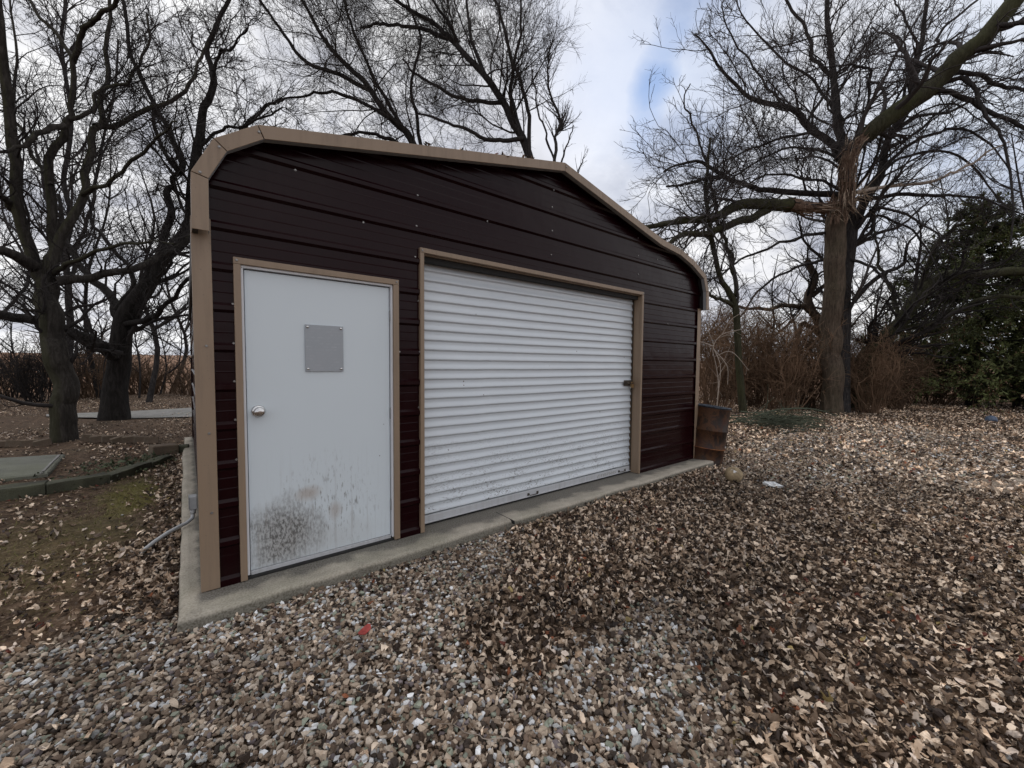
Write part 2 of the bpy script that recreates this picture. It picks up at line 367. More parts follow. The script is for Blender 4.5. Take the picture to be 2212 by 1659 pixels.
def ground_mat():
    m, nt, bs = mat_new('leafy_soil'); v = coords(nt)
    a = noise(nt, v, .35, 5); b = noise(nt, v, 9, 8, .75); c3 = noise(nt, v, 38, 5, .7)
    c = ramp(nt, b, [(.32, (.034, .021, .014)), (.5, (.085, .055, .036)), (.66, (.18, .122, .082))])
    lt = ramp(nt, c3, [(.56, 0.0), (.64, 1.0)]); c = mix(nt, maths(nt, 'MULTIPLY', lt, .55), c, (.30, .235, .18))
    # moss and thin grass patches on the yard left of the building
    sep = nt.nodes.new('ShaderNodeSeparateXYZ'); nt.links.new(v, sep.inputs[0])
    def blob(cx, cy, rx, ry):
        p = maths(nt, 'DIVIDE', maths(nt, 'SUBTRACT', sep.outputs[0], cx), rx); q = maths(nt, 'DIVIDE', maths(nt, 'SUBTRACT', sep.outputs[1], cy), ry)
        d = maths(nt, 'SQRT', maths(nt, 'ADD', maths(nt, 'MULTIPLY', p, p), maths(nt, 'MULTIPLY', q, q)))
        d = maths(nt, 'ADD', d, maths(nt, 'MULTIPLY', maths(nt, 'SUBTRACT', noise(nt, v, 2.5, 6, .7), .5), 2.2))
        return ramp(nt, d, [(.5, 1.0), (1.0, 0.0)])
    mo = maths(nt, 'MAXIMUM', blob(-.58, 3.2, .30, .95), maths(nt, 'MULTIPLY', blob(-.95, 1.7, .7, 1.2), .3))
    mc = ramp(nt, noise(nt, v, 30, 4), [(.3, (.07, .062, .018)), (.7, (.21, .19, .05))])
    c = mix(nt, maths(nt, 'MULTIPLY', mo, .7), c, mc)
    gr = ramp(nt, noise(nt, coords(nt, loc=(9, 3, 0)), .55, 5), [(.55, 0.0), (.7, 1.0)])
    c = mix(nt, maths(nt, 'MULTIPLY', gr, .22), c, (.07, .075, .04))
    # worn pale gravel strip across the drive
    pd = maths(nt, 'MAXIMUM', blob(10.0, -1.7, 5.0, 2.3), blob(7.2, -.9, 1.9, 1.1))
    pc = ramp(nt, noise(nt, v, 45, 5, .7), [(.34, (.17, .135, .105)), (.5, (.40, .335, .27)), (.66, (.64, .56, .47))])
    c = mix(nt, maths(nt, 'MULTIPLY', pd, .9), c, pc)
    # dry field in the distance
    far = nt.nodes.new('ShaderNodeVectorMath'); far.operation = 'LENGTH'; nt.links.new(v, far.inputs[0])
    fk = ramp(nt, maths(nt, 'MULTIPLY', far.outputs['Value'], .01), [(.20, 0.0), (.34, 1.0)])
    fc = ramp(nt, noise(nt, coords(nt, (.15, .6, 1)), 2.0, 7, .7), [(.3, (.16, .085, .05)), (.7, (.31, .19, .125))])
    c = mix(nt, fk, c, fc)
    finish(nt, bs, c, .95, 0, .15); bump(nt, bs, maths(nt, 'ADD', b, maths(nt, 'MULTIPLY', c3, .5)), .9, .03); return m
M_ground = ground_mat()
M_path = concrete_mat('pale_path', (.13, .13, .132), (.27, .27, .275), .2)
def rust_mat(name, dark=1.0):
    m, nt, bs = mat_new(name); v = coords(nt); vs = coords(nt, (3, 3, 2.3))
    n = noise(nt, vs, 2.0, 9, .72, .5)
    c = ramp(nt, n, [(.34, (.010*dark, .007*dark, .006*dark)), (.46, (.060*dark, .022*dark, .009*dark)), (.56, (.20*dark, .075*dark, .022*dark)), (.66, (.05*dark, .03*dark, .018*dark)), (.75, (.16*dark, .09*dark, .04*dark))])
    k = ramp(nt, noise(nt, coords(nt, loc=(3, 3, 3)), 3.2, 5), [(.58, 0.0), (.66, 1.0)]); c = mix(nt, maths(nt, 'MULTIPLY', k, .6), c, (.10*dark, .025*dark, .015*dark))
    finish(nt, bs, c, ramp(nt, n, [(.3, .35), (.7, .8)]), .25); bump(nt, bs, noise(nt, v, 40, 6, .7), .4, .006); return m
M_rust = rust_mat('rusted_drum', .42); M_rustlid = rust_mat('rusted_lid', 1.7)
M_rim = simple('worn_blue_grey_rim', (.045, .055, .07), .4, .6, .6, 25, .2)

# ------------------------------------------------------------------ world, sun, camera
SUND = nrm(ray(620, -720)[None])[0]
sel = math.asin(SUND[2]); saz = math.atan2(SUND[0], SUND[1])
W = bpy.data.worlds.new('World'); C.world = W; W.use_nodes = True
nt = W.node_tree; nt.nodes.clear()
out = nd(nt, 'ShaderNodeOutputWorld'); sky = nd(nt, 'ShaderNodeTexSky', sky_type='NISHITA', sun_disc=False)
sky.sun_elevation = sel; sky.sun_rotation = saz; sky.altitude = 200; sky.air_density = 1.0; sky.dust_density = .4; sky.ozone_density = 1.6
bg1 = nd(nt, 'ShaderNodeBackground'); bg1.inputs[1].default_value = .15; nt.links.new(sky.outputs[0], bg1.inputs[0])
tc = nt.nodes.new('ShaderNodeTexCoord'); sp = nt.nodes.new('ShaderNodeSeparateXYZ'); nt.links.new(tc.outputs['Generated'], sp.inputs[0])
den = maths(nt, 'ADD', maths(nt, 'MAXIMUM', sp.outputs[2], 0), .35)
cb = nt.nodes.new('ShaderNodeCombineXYZ')
for i in (0, 1): nt.links.new(maths(nt, 'DIVIDE', sp.outputs[i], den), cb.inputs[i])
def dots(u, v, r0, r1):
    d = nrm(ray(u, v)[None])[0]; q = nt.nodes.new('ShaderNodeVectorMath'); q.operation = 'DOT_PRODUCT'
    wv = nt.nodes.new('ShaderNodeVectorMath'); wv.operation = 'ADD'; nt.links.new(tc.outputs['Generated'], wv.inputs[0])
    nc = nd(nt, 'ShaderNodeTexNoise'); nc.inputs['Scale'].default_value = 4.0; nc.inputs['Detail'].default_value = 6; nt.links.new(tc.outputs['Generated'], nc.inputs['Vector'])
    sb = nt.nodes.new('ShaderNodeVectorMath'); sb.operation = 'MULTIPLY_ADD'; nt.links.new(nc.outputs['Color'], sb.inputs[0])
    sb.inputs[1].default_value = (.22, .22, .22); sb.inputs[2].default_value = (-.11, -.11, -.11); nt.links.new(sb.outputs[0], wv.inputs[1])
    nn = nt.nodes.new('ShaderNodeVectorMath'); nn.operation = 'NORMALIZE'; nt.links.new(wv.outputs[0], nn.inputs[0])
    nt.links.new(nn.outputs[0], q.inputs[0]); q.inputs[1].default_value = d
    a = maths(nt, 'ARCCOSINE', q.outputs['Value'])
    mr = nd(nt, 'ShaderNodeMapRange', interpolation_type='SMOOTHSTEP'); nt.links.new(a, mr.inputs[0])
    mr.inputs[1].default_value = rad(r0); mr.inputs[2].default_value = rad(r1); mr.inputs[3].default_value = 1; mr.inputs[4].default_value = 0; return mr.outputs[0]
hole = None
for hu, hv, ha, hb_, hk in ((1394, 180, .2, 7.2, .90), (1414, 115, .2, 7.0, .72), (1440, 50, .2, 8, .70), (1470, -20, .2, 9, .6), (1376, 245, .2, 6.4, .66), (1358, 300, .2, 7, .5), (1425, 110, 3, 20, .46), (1330, 60, 1, 8, .2), (2120, 190, 2, 18, .32)):
    q = maths(nt, 'MULTIPLY', dots(hu, hv, ha, hb_), hk); hole = q if hole is None else maths(nt, 'MAXIMUM', hole, q)
c1 = noise(nt, cb.outputs[0], 1.5, 8, .60, .5); c2 = noise(nt, cb.outputs[0], 4.2, 7, .62, .4)
cl = maths(nt, 'ADD', maths(nt, 'MULTIPLY', c1, .62), maths(nt, 'MULTIPLY', c2, .38))
ccol = ramp(nt, cl, [(.36, (.44, .455, .53)), (.45, (.62, .635, .70)), (.525, (.91, .915, .945)), (.60, (1.06, 1.06, 1.06))])
glow = maths(nt, 'MAXIMUM', dots(1250, 215, 1, 15), 0)
ccol = mix(nt, maths(nt, 'MULTIPLY', glow, .75), ccol, (1.12, 1.10, 1.10))
thin = ramp(nt, cl, [(.30, .10), (.42, 0.0)])
bg2 = nd(nt, 'ShaderNodeBackground'); bg2.inputs[1].default_value = .92; nt.links.new(ccol, bg2.inputs[0])
ms = nt.nodes.new('ShaderNodeMixShader'); nt.links.new(maths(nt, 'MAXIMUM', hole, thin), ms.inputs[0]); nt.links.new(bg2.outputs[0], ms.inputs[1]); nt.links.new(bg1.outputs[0], ms.inputs[2])
nt.links.new(ms.outputs[0], out.inputs[0])
sd = bpy.data.lights.new('sun', 'SUN'); sd.energy = 1.2; sd.angle = rad(14); sd.color = (1, .96, .90)
so = bpy.data.objects.new('sun', sd); link(so); so.rotation_euler = Vector(SUND).to_track_quat('Z', 'Y').to_euler(); so.location = (0, 0, 30)
cd = bpy.data.cameras.new('camera'); co = bpy.data.objects.new('camera', cd); link(co); C.camera = co
cd.sensor_width = 36; cd.lens = FPX*36/2212; cd.clip_start = .05; cd.clip_end = 3000
co.matrix_world = Matrix(((AR[0], AU[0], -AF[0], CAMP[0]), (AR[1], AU[1], -AF[1], CAMP[1]), (AR[2], AU[2], -AF[2], CAMP[2]), (0, 0, 0, 1)))
C.view_settings.view_transform = 'Standard'; C.view_settings.look = 'None'; C.view_settings.exposure = .15; C.view_settings.gamma = 1

# ------------------------------------------------------------------ ground
def gz(x, y):
    r = np.hypot(x, y)
    z = GZ+.035*np.sin(x*1.3+.5)*np.sin(y*1.1)*np.clip((r-7)/6, 0, 1)+.012*np.sin(x*3.1+y*2.3)*np.clip((np.hypot(x-3, y-3)-4.6)/3, 0, 1)
    z = z+np.clip(r-26, 0, None)*.0205*(r < 1e9)
    return z
rr_ = np.concatenate([np.linspace(0, 14, 57)[1:], np.geomspace(14.4, 1500, 60)]); aa = np.linspace(0, 2*np.pi, 181)[:-1]
Rg, Ag = np.meshgrid(rr_, aa, indexing='ij'); Xg = (Rg*np.cos(Ag)).ravel(); Yg = (Rg*np.sin(Ag)).ravel()
Zg = gz(Xg, Yg)
Zg = np.where(np.hypot(Xg, Yg) > 260, np.minimum(Zg, GZ+(260-26)*.0205), Zg)
n1, n2 = len(rr_), len(aa); id_ = np.arange(n1*n2).reshape(n1, n2); nx_ = np.roll(id_, -1, 1)
Fq = np.stack([id_[:-1], id_[1:], nx_[1:], nx_[:-1]], -1).reshape(-1, 4)
Vg = np.vstack([np.stack([Xg, Yg, Zg], 1), [[0, 0, GZ]]]); ct = np.stack([np.full(n2, len(Vg)-1), id_[0], nx_[0]], 1)
tag(mesh_np('ground', Vg, [Fq, ct], M_ground, smooth=True), kind='structure')
pp = [gnd(100, 903), gnd(150, 903), gnd(290, 904), gnd(430, 902), gnd(560, 899), gnd(560, 877), gnd(430, 883), gnd(290, 889), gnd(180, 893), gnd(100, 897)]
pv = []
for p in pp: pv.append((p[0], p[1], gz(p[0], p[1])+.03))
me = MB(); me.add(pv, [tuple(range(len(pv)))[::-1]]); tag(me.build('path', M_path), kind='structure')

# ------------------------------------------------------------------ the metal garage
G = thing('metal_garage', 'dark maroon metal garage with tan trim, white side door and roll-up door', 'garage', (0, 0, 0))
LEN = 6.6; D = .12
OUT = [(.004, 2.226), (.007, 2.554), (.119, 2.778), (.345, 2.938), (3.084, 3.545)]
for q in ((1430, 516), (1471.6, 539), (1500, 564), (1525, 594.4), (1530.8, 629.4), (1530.8, 669.4)):
    p = on(*q, 1, -D); OUT.append((p[0], p[2]))
OUT = np.array(OUT)
def offset_poly(P, w):
    n = len(P); Q = []
    for i in range(n):
        a = P[max(i-1, 0)]; b = P[i]; c = P[min(i+1, n-1)]
        t1 = nrm((b-a)[None])[0] if i > 0 else nrm((c-b)[None])[0]; t2 = nrm((c-b)[None])[0] if i < n-1 else t1
        n1 = np.array([t1[1], -t1[0]]); n2 = np.array([t2[1], -t2[0]]); m = nrm((n1+n2)[None])[0]
        Q.append(b+m*w/max(.5, m@n1))
    return np.array(Q)
INN = offset_poly(OUT, .082); MID = offset_poly(OUT, .022)
wx0, wx1 = .012, 6.215
# wall: horizontal rib profile cut round the two openings and under the roof line
prof = []
z = .0; k = 0
zr = [0.03+.2527*i for i in range(15)]
for zc in zr:
    for dz, y in ((-.034, 0), (-.016, -.019), (.012, -.019), (.030, 0)): prof.append((zc+dz, y))
    for q in (.095, .165):
        for dz, y in ((-.006, 0), (0, -.0009), (.006, 0)): prof.append((zc+q+dz, y))
prof = [(a, b) for a, b in prof if a >= 0]; prof.insert(0, (0, -.019))
zz = np.array([a for a, _ in prof]); yy = np.array([b for _, b in prof])
def gable_x(zv):
    A = MID[:5]; B = MID[4:][::-1]
    l = np.interp(zv, A[:, 1], A[:, 0]) if zv > A[0, 1] else A[0, 0]; r = np.interp(zv, B[:, 1], B[:, 0]) if zv > B[0, 1] else B[0, 0]
    return max(l, wx0), min(r, wx1)
OPEN = [(.232, 1.284, 2.097), (1.520, 4.655, 2.390)]
zs = sorted(set(list(zz)+[o[2] for o in OPEN]+[float(a) for a in MID[:, 1]])); zs = [q for q in zs if q <= MID[4, 1]]
wall = MB()
for z0, z1 in zip(zs[:-1], zs[1:]):
    if z1-z0 < 1e-5: continue
    y0, y1 = np.interp(z0, zz, yy), np.interp(z1, zz, yy); (l0, r0), (l1, r1) = gable_x(z0), gable_x(z1)
    cuts = [o for o in OPEN if z1 <= o[2]+1e-6]
    segs = []; a0, a1 = l0, l1
    for o in cuts: segs.append((a0, o[0], a1, o[0])); a0 = a1 = o[1]
    segs.append((a0, r0, a1, r1))
    for s0, e0, s1, e1 in segs: wall.add([(s0, y0, z0), (e0, y0, z0), (e1, y1, z1), (s1, y1, z1)], [(0, 1, 2, 3)])
W1 = wall.build('front_wall', M_siding, G)
for x, s in ((.045, -1), (wx1-.03, 1)):
    sw = MB()
    for i in range(len(zz)-1):
        if zz[i+1] > 2.5: break
        a, b = x-s*yy[i]*1, x-s*yy[i+1]*1
        q = [(a, .02, zz[i]), (a, LEN, zz[i]), (b, LEN, zz[i+1]), (b, .02, zz[i+1])]; sw.add(q if s < 0 else q[::-1], [(0, 1, 2, 3)])
    sw.build('side_wall', M_siding, G)
bw = MB(); bw.add([(wx0, LEN-.01, 0)]+[(float(a), LEN-.01, float(b)) for a, b in MID]+[(wx1, LEN-.01, 0)], [tuple(range(len(MID)+2))]); bw.build('back_wall', M_siding, G)
def band(P, Q, y0, y1):
    m = MB(); n = len(P)
    vs = [(a, y0, b) for a, b in P]+[(a, y0, b) for a, b in Q]+[(a, y1, b) for a, b in P]+[(a, y1, b) for a, b in Q]; fs = []
    for i in range(n-1):
        fs += [(i, i+1, n+i+1, n+i), (2*n+i, 3*n+i, 3*n+i+1, 2*n+i+1), (i, 2*n+i, 2*n+i+1, i+1), (n+i, n+i+1, 3*n+i+1, 3*n+i)]
    fs += [(0, n, 3*n, 2*n), (n-1, 3*n-1, 4*n-1, 2*n-1)]
    return m.add(vs, fs)
O2 = offset_poly(OUT, .006)
band(O2, offset_poly(OUT, .030), -D+.004, LEN).build('roof', simple('eave_shade_metal', (.035, .033, .032), .6, .3, .3, 8), G)  # roof metal coloured dark to deepen the shaded band under the eaves
# roof panel skin with ribs running along the slope is hidden from below; the trim carries the front
trim = MB(); gap = .0025
for i in range(len(OUT)-1):
    a, b, c, d = OUT[i], OUT[i+1], INN[i+1], INN[i]
    e = nrm((b-a)[None])[0]*gap
    dent = .004*((i*37) % 3-1)
    P = np.array([a+e, b-e]); Q = np.array([d+e, c-e]); s = band(P, Q, -D-.006+dent*.3, -D+.003); trim.add(s.v, s.f)
    s = band(np.array([a+e, b-e]), np.array([a+e, b-e])+(np.array([d, c])-np.array([a, b]))*.05, -D+.003, .12); trim.add(s.v, s.f)
RT = trim.build('roof_trim', M_tan, G, .002)
lip = band(offset_poly(OUT, .0795), offset_poly(OUT, .083), -D+.003, -D+.045).build('roof_trim_return', M_galv, G)
def part_screw(parent, pts, r=.0065, name='screw'):
    me0 = None
    for p in pts:
        if me0 is None:
            o = MB().lathe([(r*1.25, 0), (r*1.25, .002), (r, .0022), (r*.8, .007)], 8, axis='y').build(name, M_screw, parent); me0 = o
        else:
            o = me0.copy(); link(o, parent)
        o.location = p
part_screw(RT, [(.05, -D-.0065, 2.56), (.145, -D-.0065, 2.735), (.352, -D-.0065, 2.895), (3.10, -D-.0065, 3.505)])
for x0, x1 in ((0.0, .098), (6.125, 6.228)):
    c = MB(); y = -.024
    side = x0 if x0 < 1 else x1
    c.box(x0, x1, y, y+.006, .004, 2.33); s = -1 if x0 < 1 else 1
    c.box(min(side, side-s*.006), max(side, side-s*.006), y+.006, .10, .004, 2.33)
    ct_ = c.build('corner_trim', M_tan, G, .0025)
    if x0 < 1: part_screw(ct_, [(.06, y, 1.55), (.062, y, 1.005), (.064, y, .50)])
    else: part_screw(ct_, [(6.17, y, 1.6), (6.17, y, .9)])
scr = []
for q in ((902, 422), (900, 488), (1052, 478), (785, 480), (638, 367), (1193, 447), (1193, 498), (1191, 550), (1195, 411), (1379, 514), (1379, 552), (1379, 592), (503, 657), (505, 742), (507, 824), (509, 907), (511, 993), (861, 760), (897, 555), (904, 650), (905, 760), (905, 880), (860, 680), (1440, 700), (1420, 560)):
    p = on(*q, 1, -.004); scr.append((p[0], float(np.interp(p[2], zz, yy)), p[2]))
part_screw(W1, scr, .0068)

# side door
casing = MB()
casing.box(.208, .247, -.030, .03, .006, 2.077).box(1.262, 1.308, -.030, .03, .008, 2.077).box(.208, 1.308, -.0305, .03, 2.0775, 2.119)
CS = casing.build('door_casing', M_tan, G, .003)
part_screw(CS, [(.226, -.031, 2.10), (1.288, -.031, 2.10)])
fr = MB(); fr.box(.2475, .262, -.012, .05, .03, 2.060).box(1.247, 1.2615, -.012, .05, .03, 2.060).box(.2475, 1.2615, -.012, .05, 2.0605, 2.0768)
fr.build('door_frame', M_white, G, .002)
DR = MB().box(0, .973, 0, .045, 0, 2.005).build('entry_door', M_door, G, .003); DR.location = (.268, .012, .048)
SW = MB().box(.0, .975, -.006, .04, -.03, -.003).build('door_sweep', M_alu, DR, .002)
KN = MB().lathe([(.036, 0), (.036, .004), (.030, .010), (.013, .013), (.013, .030), (.022, .036), (.0285, .048), (.0275, .060), (.020, .066), (.006, .067)], 28, axis='y').build('knob', M_steel, DR, 0, True); KN.scale = (1.15, 1.1, 1.15); KN.location = (.063, -.001, 1.075)
PL = MB().box(-.130, .130, -.006, 0, -.167, .167).build('notice_plate', M_plate, DR, .001); PL.location = (.484, -.004, 1.508)
hs = None
for sx in (-.113, .113):
    for sz in (-.148, .150):
        s_ = MB().lathe([(.010, 0), (.0095, .004), (.006, .0075), (.002, .0085)], 14, axis='y').build('plate_screw', M_steel, DR, 0, True) if hs is None else hs.copy()
        if hs is not None: link(s_, DR)
        hs = s_; s_.location = (.484+sx, -.0105, 1.508+sz)
for hz in (.25, 1.0, 1.78):
    h = MB().lathe([(.006, -.045), (.006, .045)], 10).build('hinge', M_galv, DR); h.location = (.977, -.006, hz)
MB().box(.2475, 1.2615, -.012, .055, .0, .0165).build('door_sill', M_black, G, .002)  # sill coloured black for the shaded gap under the door
MB().box(.262, 1.247, .064, .07, .0, 2.07).build('door_backing', M_black, G)

# roll-up door
JD = .135
cg = MB()
cg.box(1.493, 1.529, -.032, .004, .004, 2.372).box(4.648, 4.682, -.032, .004, .004, 2.372).box(1.493, 4.682, -.0325, .004, 2.3725, 2.412)
CG = cg.build('opening_casing', M_tan, G, .003)
jb = MB(); jb.box(1.520, 1.529, .0045, JD, .004, 2.360).box(4.648, 4.657, .0045, JD, .004, 2.360).box(1.520, 4.657, .0045, JD, 2.3625, 2.3715)
jb.build('opening_jamb', M_tan, G)
part_screw(CG, [(1.511, -.033, 2.39), (4.665, -.033, 2.39)])
pitch = .0865; nb = 27; prof2 = []; NS = 20
for i in range(nb*NS+1):
    ph = (i % NS)/NS; A = .017
    p_ = math.sin(math.pi/2*ph/.15) if ph < .15 else (.5+.5*math.cos(math.pi*(ph-.15)/.60) if ph < .75 else 0)
    yv = .006-A*p_
    prof2.append((i*pitch/NS, yv))
xs = np.linspace(0, 3.105, 40); V = []; rr2 = np.random.default_rng(3)
wob = np.cumsum(rr2.normal(size=(40, 1)), 0)*.0006
for j, xv in enumerate(xs):
    for zv, yv in prof2: V.append((xv, yv+float(wob[j, 0])*.6+.002*math.sin(xv*2.2+zv*3), zv+float(wob[j, 0])))
V = np.array(V); npz = len(prof2); id2 = np.arange(40*npz).reshape(40, npz)
Fc = np.stack([id2[:-1, :-1], id2[1:, :-1], id2[1:, 1:], id2[:-1, 1:]], -1).reshape(-1, 4)
RD = mesh_np('roll_up_door', V, Fc, M_roller, G, smooth=True); RD.location = (1.535, JD-.02, .095)
BB = MB().box(0, 3.105, -.016, .012, -.072, -.004).box(0, 3.105, -.028, -.016, -.072, -.062).build('bottom_bar', M_alu, RD, .002)
MB().box(0, 3.105, -.010, .012, -.0955, -.0725).build('rubber_seal', M_black, RD)
for hx in (1.28, 2.86):
    MB().tube([(hx, -.018, -.045), (hx+.012, -.040, -.052), (hx+.12, -.040, -.052), (hx+.132, -.018, -.045)], .0045, 8).box(hx-.014, hx+.014, -.020, -.0165, -.058, -.032).box(hx+.118, hx+.146, -.020, -.0165, -.058, -.032).build('lift_handle', M_darkmetal, RD)
MB().box(2.42, 2.80, -.0175, -.0162, -.060, -.025).build('label_strip', simple('faded_label', (.42, .42, .42), .5, 0, .6, 60), RD)
LT = MB().box(2.93, 3.085, -.030, -.013, 1.085, 1.158).box(2.945, 3.10, -.045, -.030, 1.105, 1.138).lathe([(.012, 0), (.012, .02)], 10, (2.97, -.045, 1.12), 'y').build('slide_latch', M_darkmetal, RD, .003)
PK = MB().box(3.03, 3.072, -.075, -.046, 1.062, 1.106).tube([(3.037, -.06, 1.106), (3.037, -.06, 1.128), (3.051, -.06, 1.136), (3.065, -.06, 1.128), (3.065, -.06, 1.106)], .0045, 8).build('padlock', simple('brass', (.42, .27, .13), .35, .8, .4, 40), RD, .003)
for gx, gw in ((1.5295, .009), (4.626, .0215)):
    MB().box(gx, gx+gw, JD-.043, JD-.038, .006, 2.33).build('door_guide', M_darkmetal, G)
MB().box(1.53, 4.647, JD+.05, JD+.06, 0, 2.40).build('curtain_backing', M_black, G)
MB().box(1.53, 4.647, .035, JD-.030, 2.318, 2.3615).build('head_gap_shade', M_black, G)  # black box painting the shade of the gap above the curtain

# slab with a worn, uneven edge
sx0, sx1, sy0, sy1 = -.115, 6.236, -.285, LEN+.25
rs = np.random.default_rng(11)
def edge(n, a, b, jit):
    t = np.linspace(0, 1, n, endpoint=False)[:, None]; p = np.array(a)*(1-t)+np.array(b)*t
    d = nrm((np.array(b)-np.array(a))[None])[0]; nn = np.array([d[1], -d[0]])
    w = rs.normal(size=n); w = np.convolve(np.r_[w, w, w], np.ones(7)/4, 'same')[n:2*n]; w[0] = 0
    return p+nn*(w*jit)[:, None]
ring = np.vstack([edge(70, (sx0, sy0), (sx1, sy0), .016), edge(40, (sx1, sy0), (sx1, sy1), .01), edge(30, (sx1, sy1), (sx0, sy1), .01), edge(60, (sx0, sy1), (sx0, sy0), .008)])
cen = np.array([3.1, 3.2]); n = len(ring)
def inset(P, w): 
    t = np.roll(P, -1, 0)-np.roll(P, 1, 0); t = nrm(t); nn = np.stack([-t[:, 1], t[:, 0]], 1); return P+nn*w
lv = [(ring, -.30, 0), (ring, -.028, 0), (inset(ring, .006), -.012, 0), (inset(ring, .022), -.0025, 0), (inset(ring, .05), 0.0, 0)]
V = np.vstack([np.c_[p, np.full(n, h)+(rs.normal(size=n)*.002 if h > -.2 and h < 0 else 0)] for p, h, _ in lv]); F = []
for k in range(len(lv)-1):
    for i in range(n):
        j = (i+1) % n; F.append((k*n+i, k*n+j, (k+1)*n+j, (k+1)*n+i))
sl = MB(); sl.add(V, F); sl.add(V[-n:], [tuple(range(n))])
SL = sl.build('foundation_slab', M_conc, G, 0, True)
# Damp patches the trim has left and the darker slab sides are part of the material; electrical box and conduit on the left wall
JB = MB().box(-.050, .006, 1.40, 1.50, .13, .245).build('junction_box', M_pvc, G, .005)
MB().box(-.054, -.0505, 1.395, 1.505, .125, .250).build('cover', M_pvc, JB, .002)
MB().tube([(-.025, 1.43, .14), (-.025, 1.43, .085), (-.032, 1.41, .05), (-.07, 1.37, .030), (-.13, 1.32, .022), (-.20, 1.26, .008), (-.27, 1.21, -.02), (-.33, 1.17, -.055), (-.40, 1.13, -.12)], .0155, 12).lathe([(.021, .085), (.021, .13)], 12, (-.025, 1.43, 0)).build('conduit_pipe', M_pvc, G, 0, True)
jm = MB().box(2.30, 2.306, -.30, -.002, -.03, .0012).build('slab_joint', M_black, G)
# ------------------------------------------------------------------ scattered cover: gravel and leaves
def inpoly(x, y, poly):
    c = np.zeros(len(x), bool); n = len(poly)
    for i in range(n):
        x0, y0 = poly[i][:2]; x1, y1 = poly[(i+1) % n][:2]
        if y0 == y1: continue
        k = ((y0 > y) != (y1 > y)) & (x < (x1-x0)*(y-y0)/(y1-y0)+x0); c ^= k
    return c
gravel_poly = [gnd(*q) for q in ((-300, 1480), (100, 1410), (300, 1310), (380, 1330), (700, 1235), (1040, 1140), (1110, 1150), (1100, 1230), (1010, 1310), (980, 1420), (1080, 1500), (1200, 1470), (1290, 1400), (1360, 1320), (1440, 1280), (1500, 1320), (1560, 1450), (1650, 1659), (1800, 1900), (-500, 1900))]
def gravel_w(x, y):
    w = inpoly(x, y, gravel_poly).astype(float)
    for dx, dy in ((.12, 0), (-.12, 0), (0, .12), (0, -.12)): w += inpoly(x+dx, y+dy, gravel_poly)
    w /= 5; nn = vnoise(x, y, 2.2, 1)*.6+vnoise(x, y, 6, 2)*.4
    return np.clip(w*1.25+(nn-.5)*.9*(w > 0.02)*(w < 1.1)-.1, 0, 1)
def sample(box, dens, rng):
    x0, x1, y0, y1 = box; n = int((x1-x0)*(y1-y0)*dens); x = rng.uniform(x0, x1, n); y = rng.uniform(y0, y1, n)
    slab = (x > sx0-.0) & (x < sx1) & (y > sy0+.0) & (y < sy1)
    u, v, z = proj(np.stack([x, y, np.full(n, GZ)], 1))
    k = ~slab & (z > .5) & (u > -420) & (u < 2640) & (v < 2050)
    return x[k], y[k]
# gravel
rng = np.random.default_rng(21)
x, y = sample((-3.2, 4.2, -3.6, 1.2), 5200, rng); w = gravel_w(x, y); k = (rng.random(len(x)) < w) & ~((y > -.285) & (x > -.115)); x, y = x[k], y[k]
# loose stones through the leaves everywhere close by
x2, y2 = sample((-2.5, 8, -5, 3), 170, rng); q = (x2 > -.1) | (y2 < -.3) | (rng.random(len(x2)) < .12); x2, y2 = x2[q], y2[q]; x = np.r_[x, x2]; y = np.r_[y, y2]
t = (1+5**.5)/2; ico = nrm(np.array([(-1,t,0),(1,t,0),(-1,-t,0),(1,-t,0),(0,-1,t),(0,1,t),(0,-1,-t),(0,1,-t),(t,0,-1),(t,0,1),(-t,0,-1),(-t,0,1)], float))
icf = np.array([(0,11,5),(0,5,1),(0,1,7),(0,7,10),(0,10,11),(1,5,9),(5,11,4),(11,10,2),(10,7,6),(7,1,8),(3,9,4),(3,4,2),(3,2,6),(3,6,8),(3,8,9),(4,9,5),(2,4,11),(6,2,10),(8,6,7),(9,8,1)])
def rotm(rng, n, tilt):
    a = rng.uniform(0, 2*np.pi, n); b = rng.normal(0, tilt, n); c = rng.normal(0, tilt, n)
    ca, sa, cb_, sb_, cc, sc = np.cos(a), np.sin(a), np.cos(b), np.sin(b), np.cos(c), np.sin(c); o = np.zeros(n); e = np.ones(n)
    Rz = np.stack([ca, -sa, o, sa, ca, o, o, o, e], 1).reshape(-1, 3, 3); Rx = np.stack([e, o, o, o, cb_, -sb_, o, sb_, cb_], 1).reshape(-1, 3, 3)
    Ry = np.stack([cc, o, sc, o, e, o, -sc, o, cc], 1).reshape(-1, 3, 3); return Rz@Rx@Ry
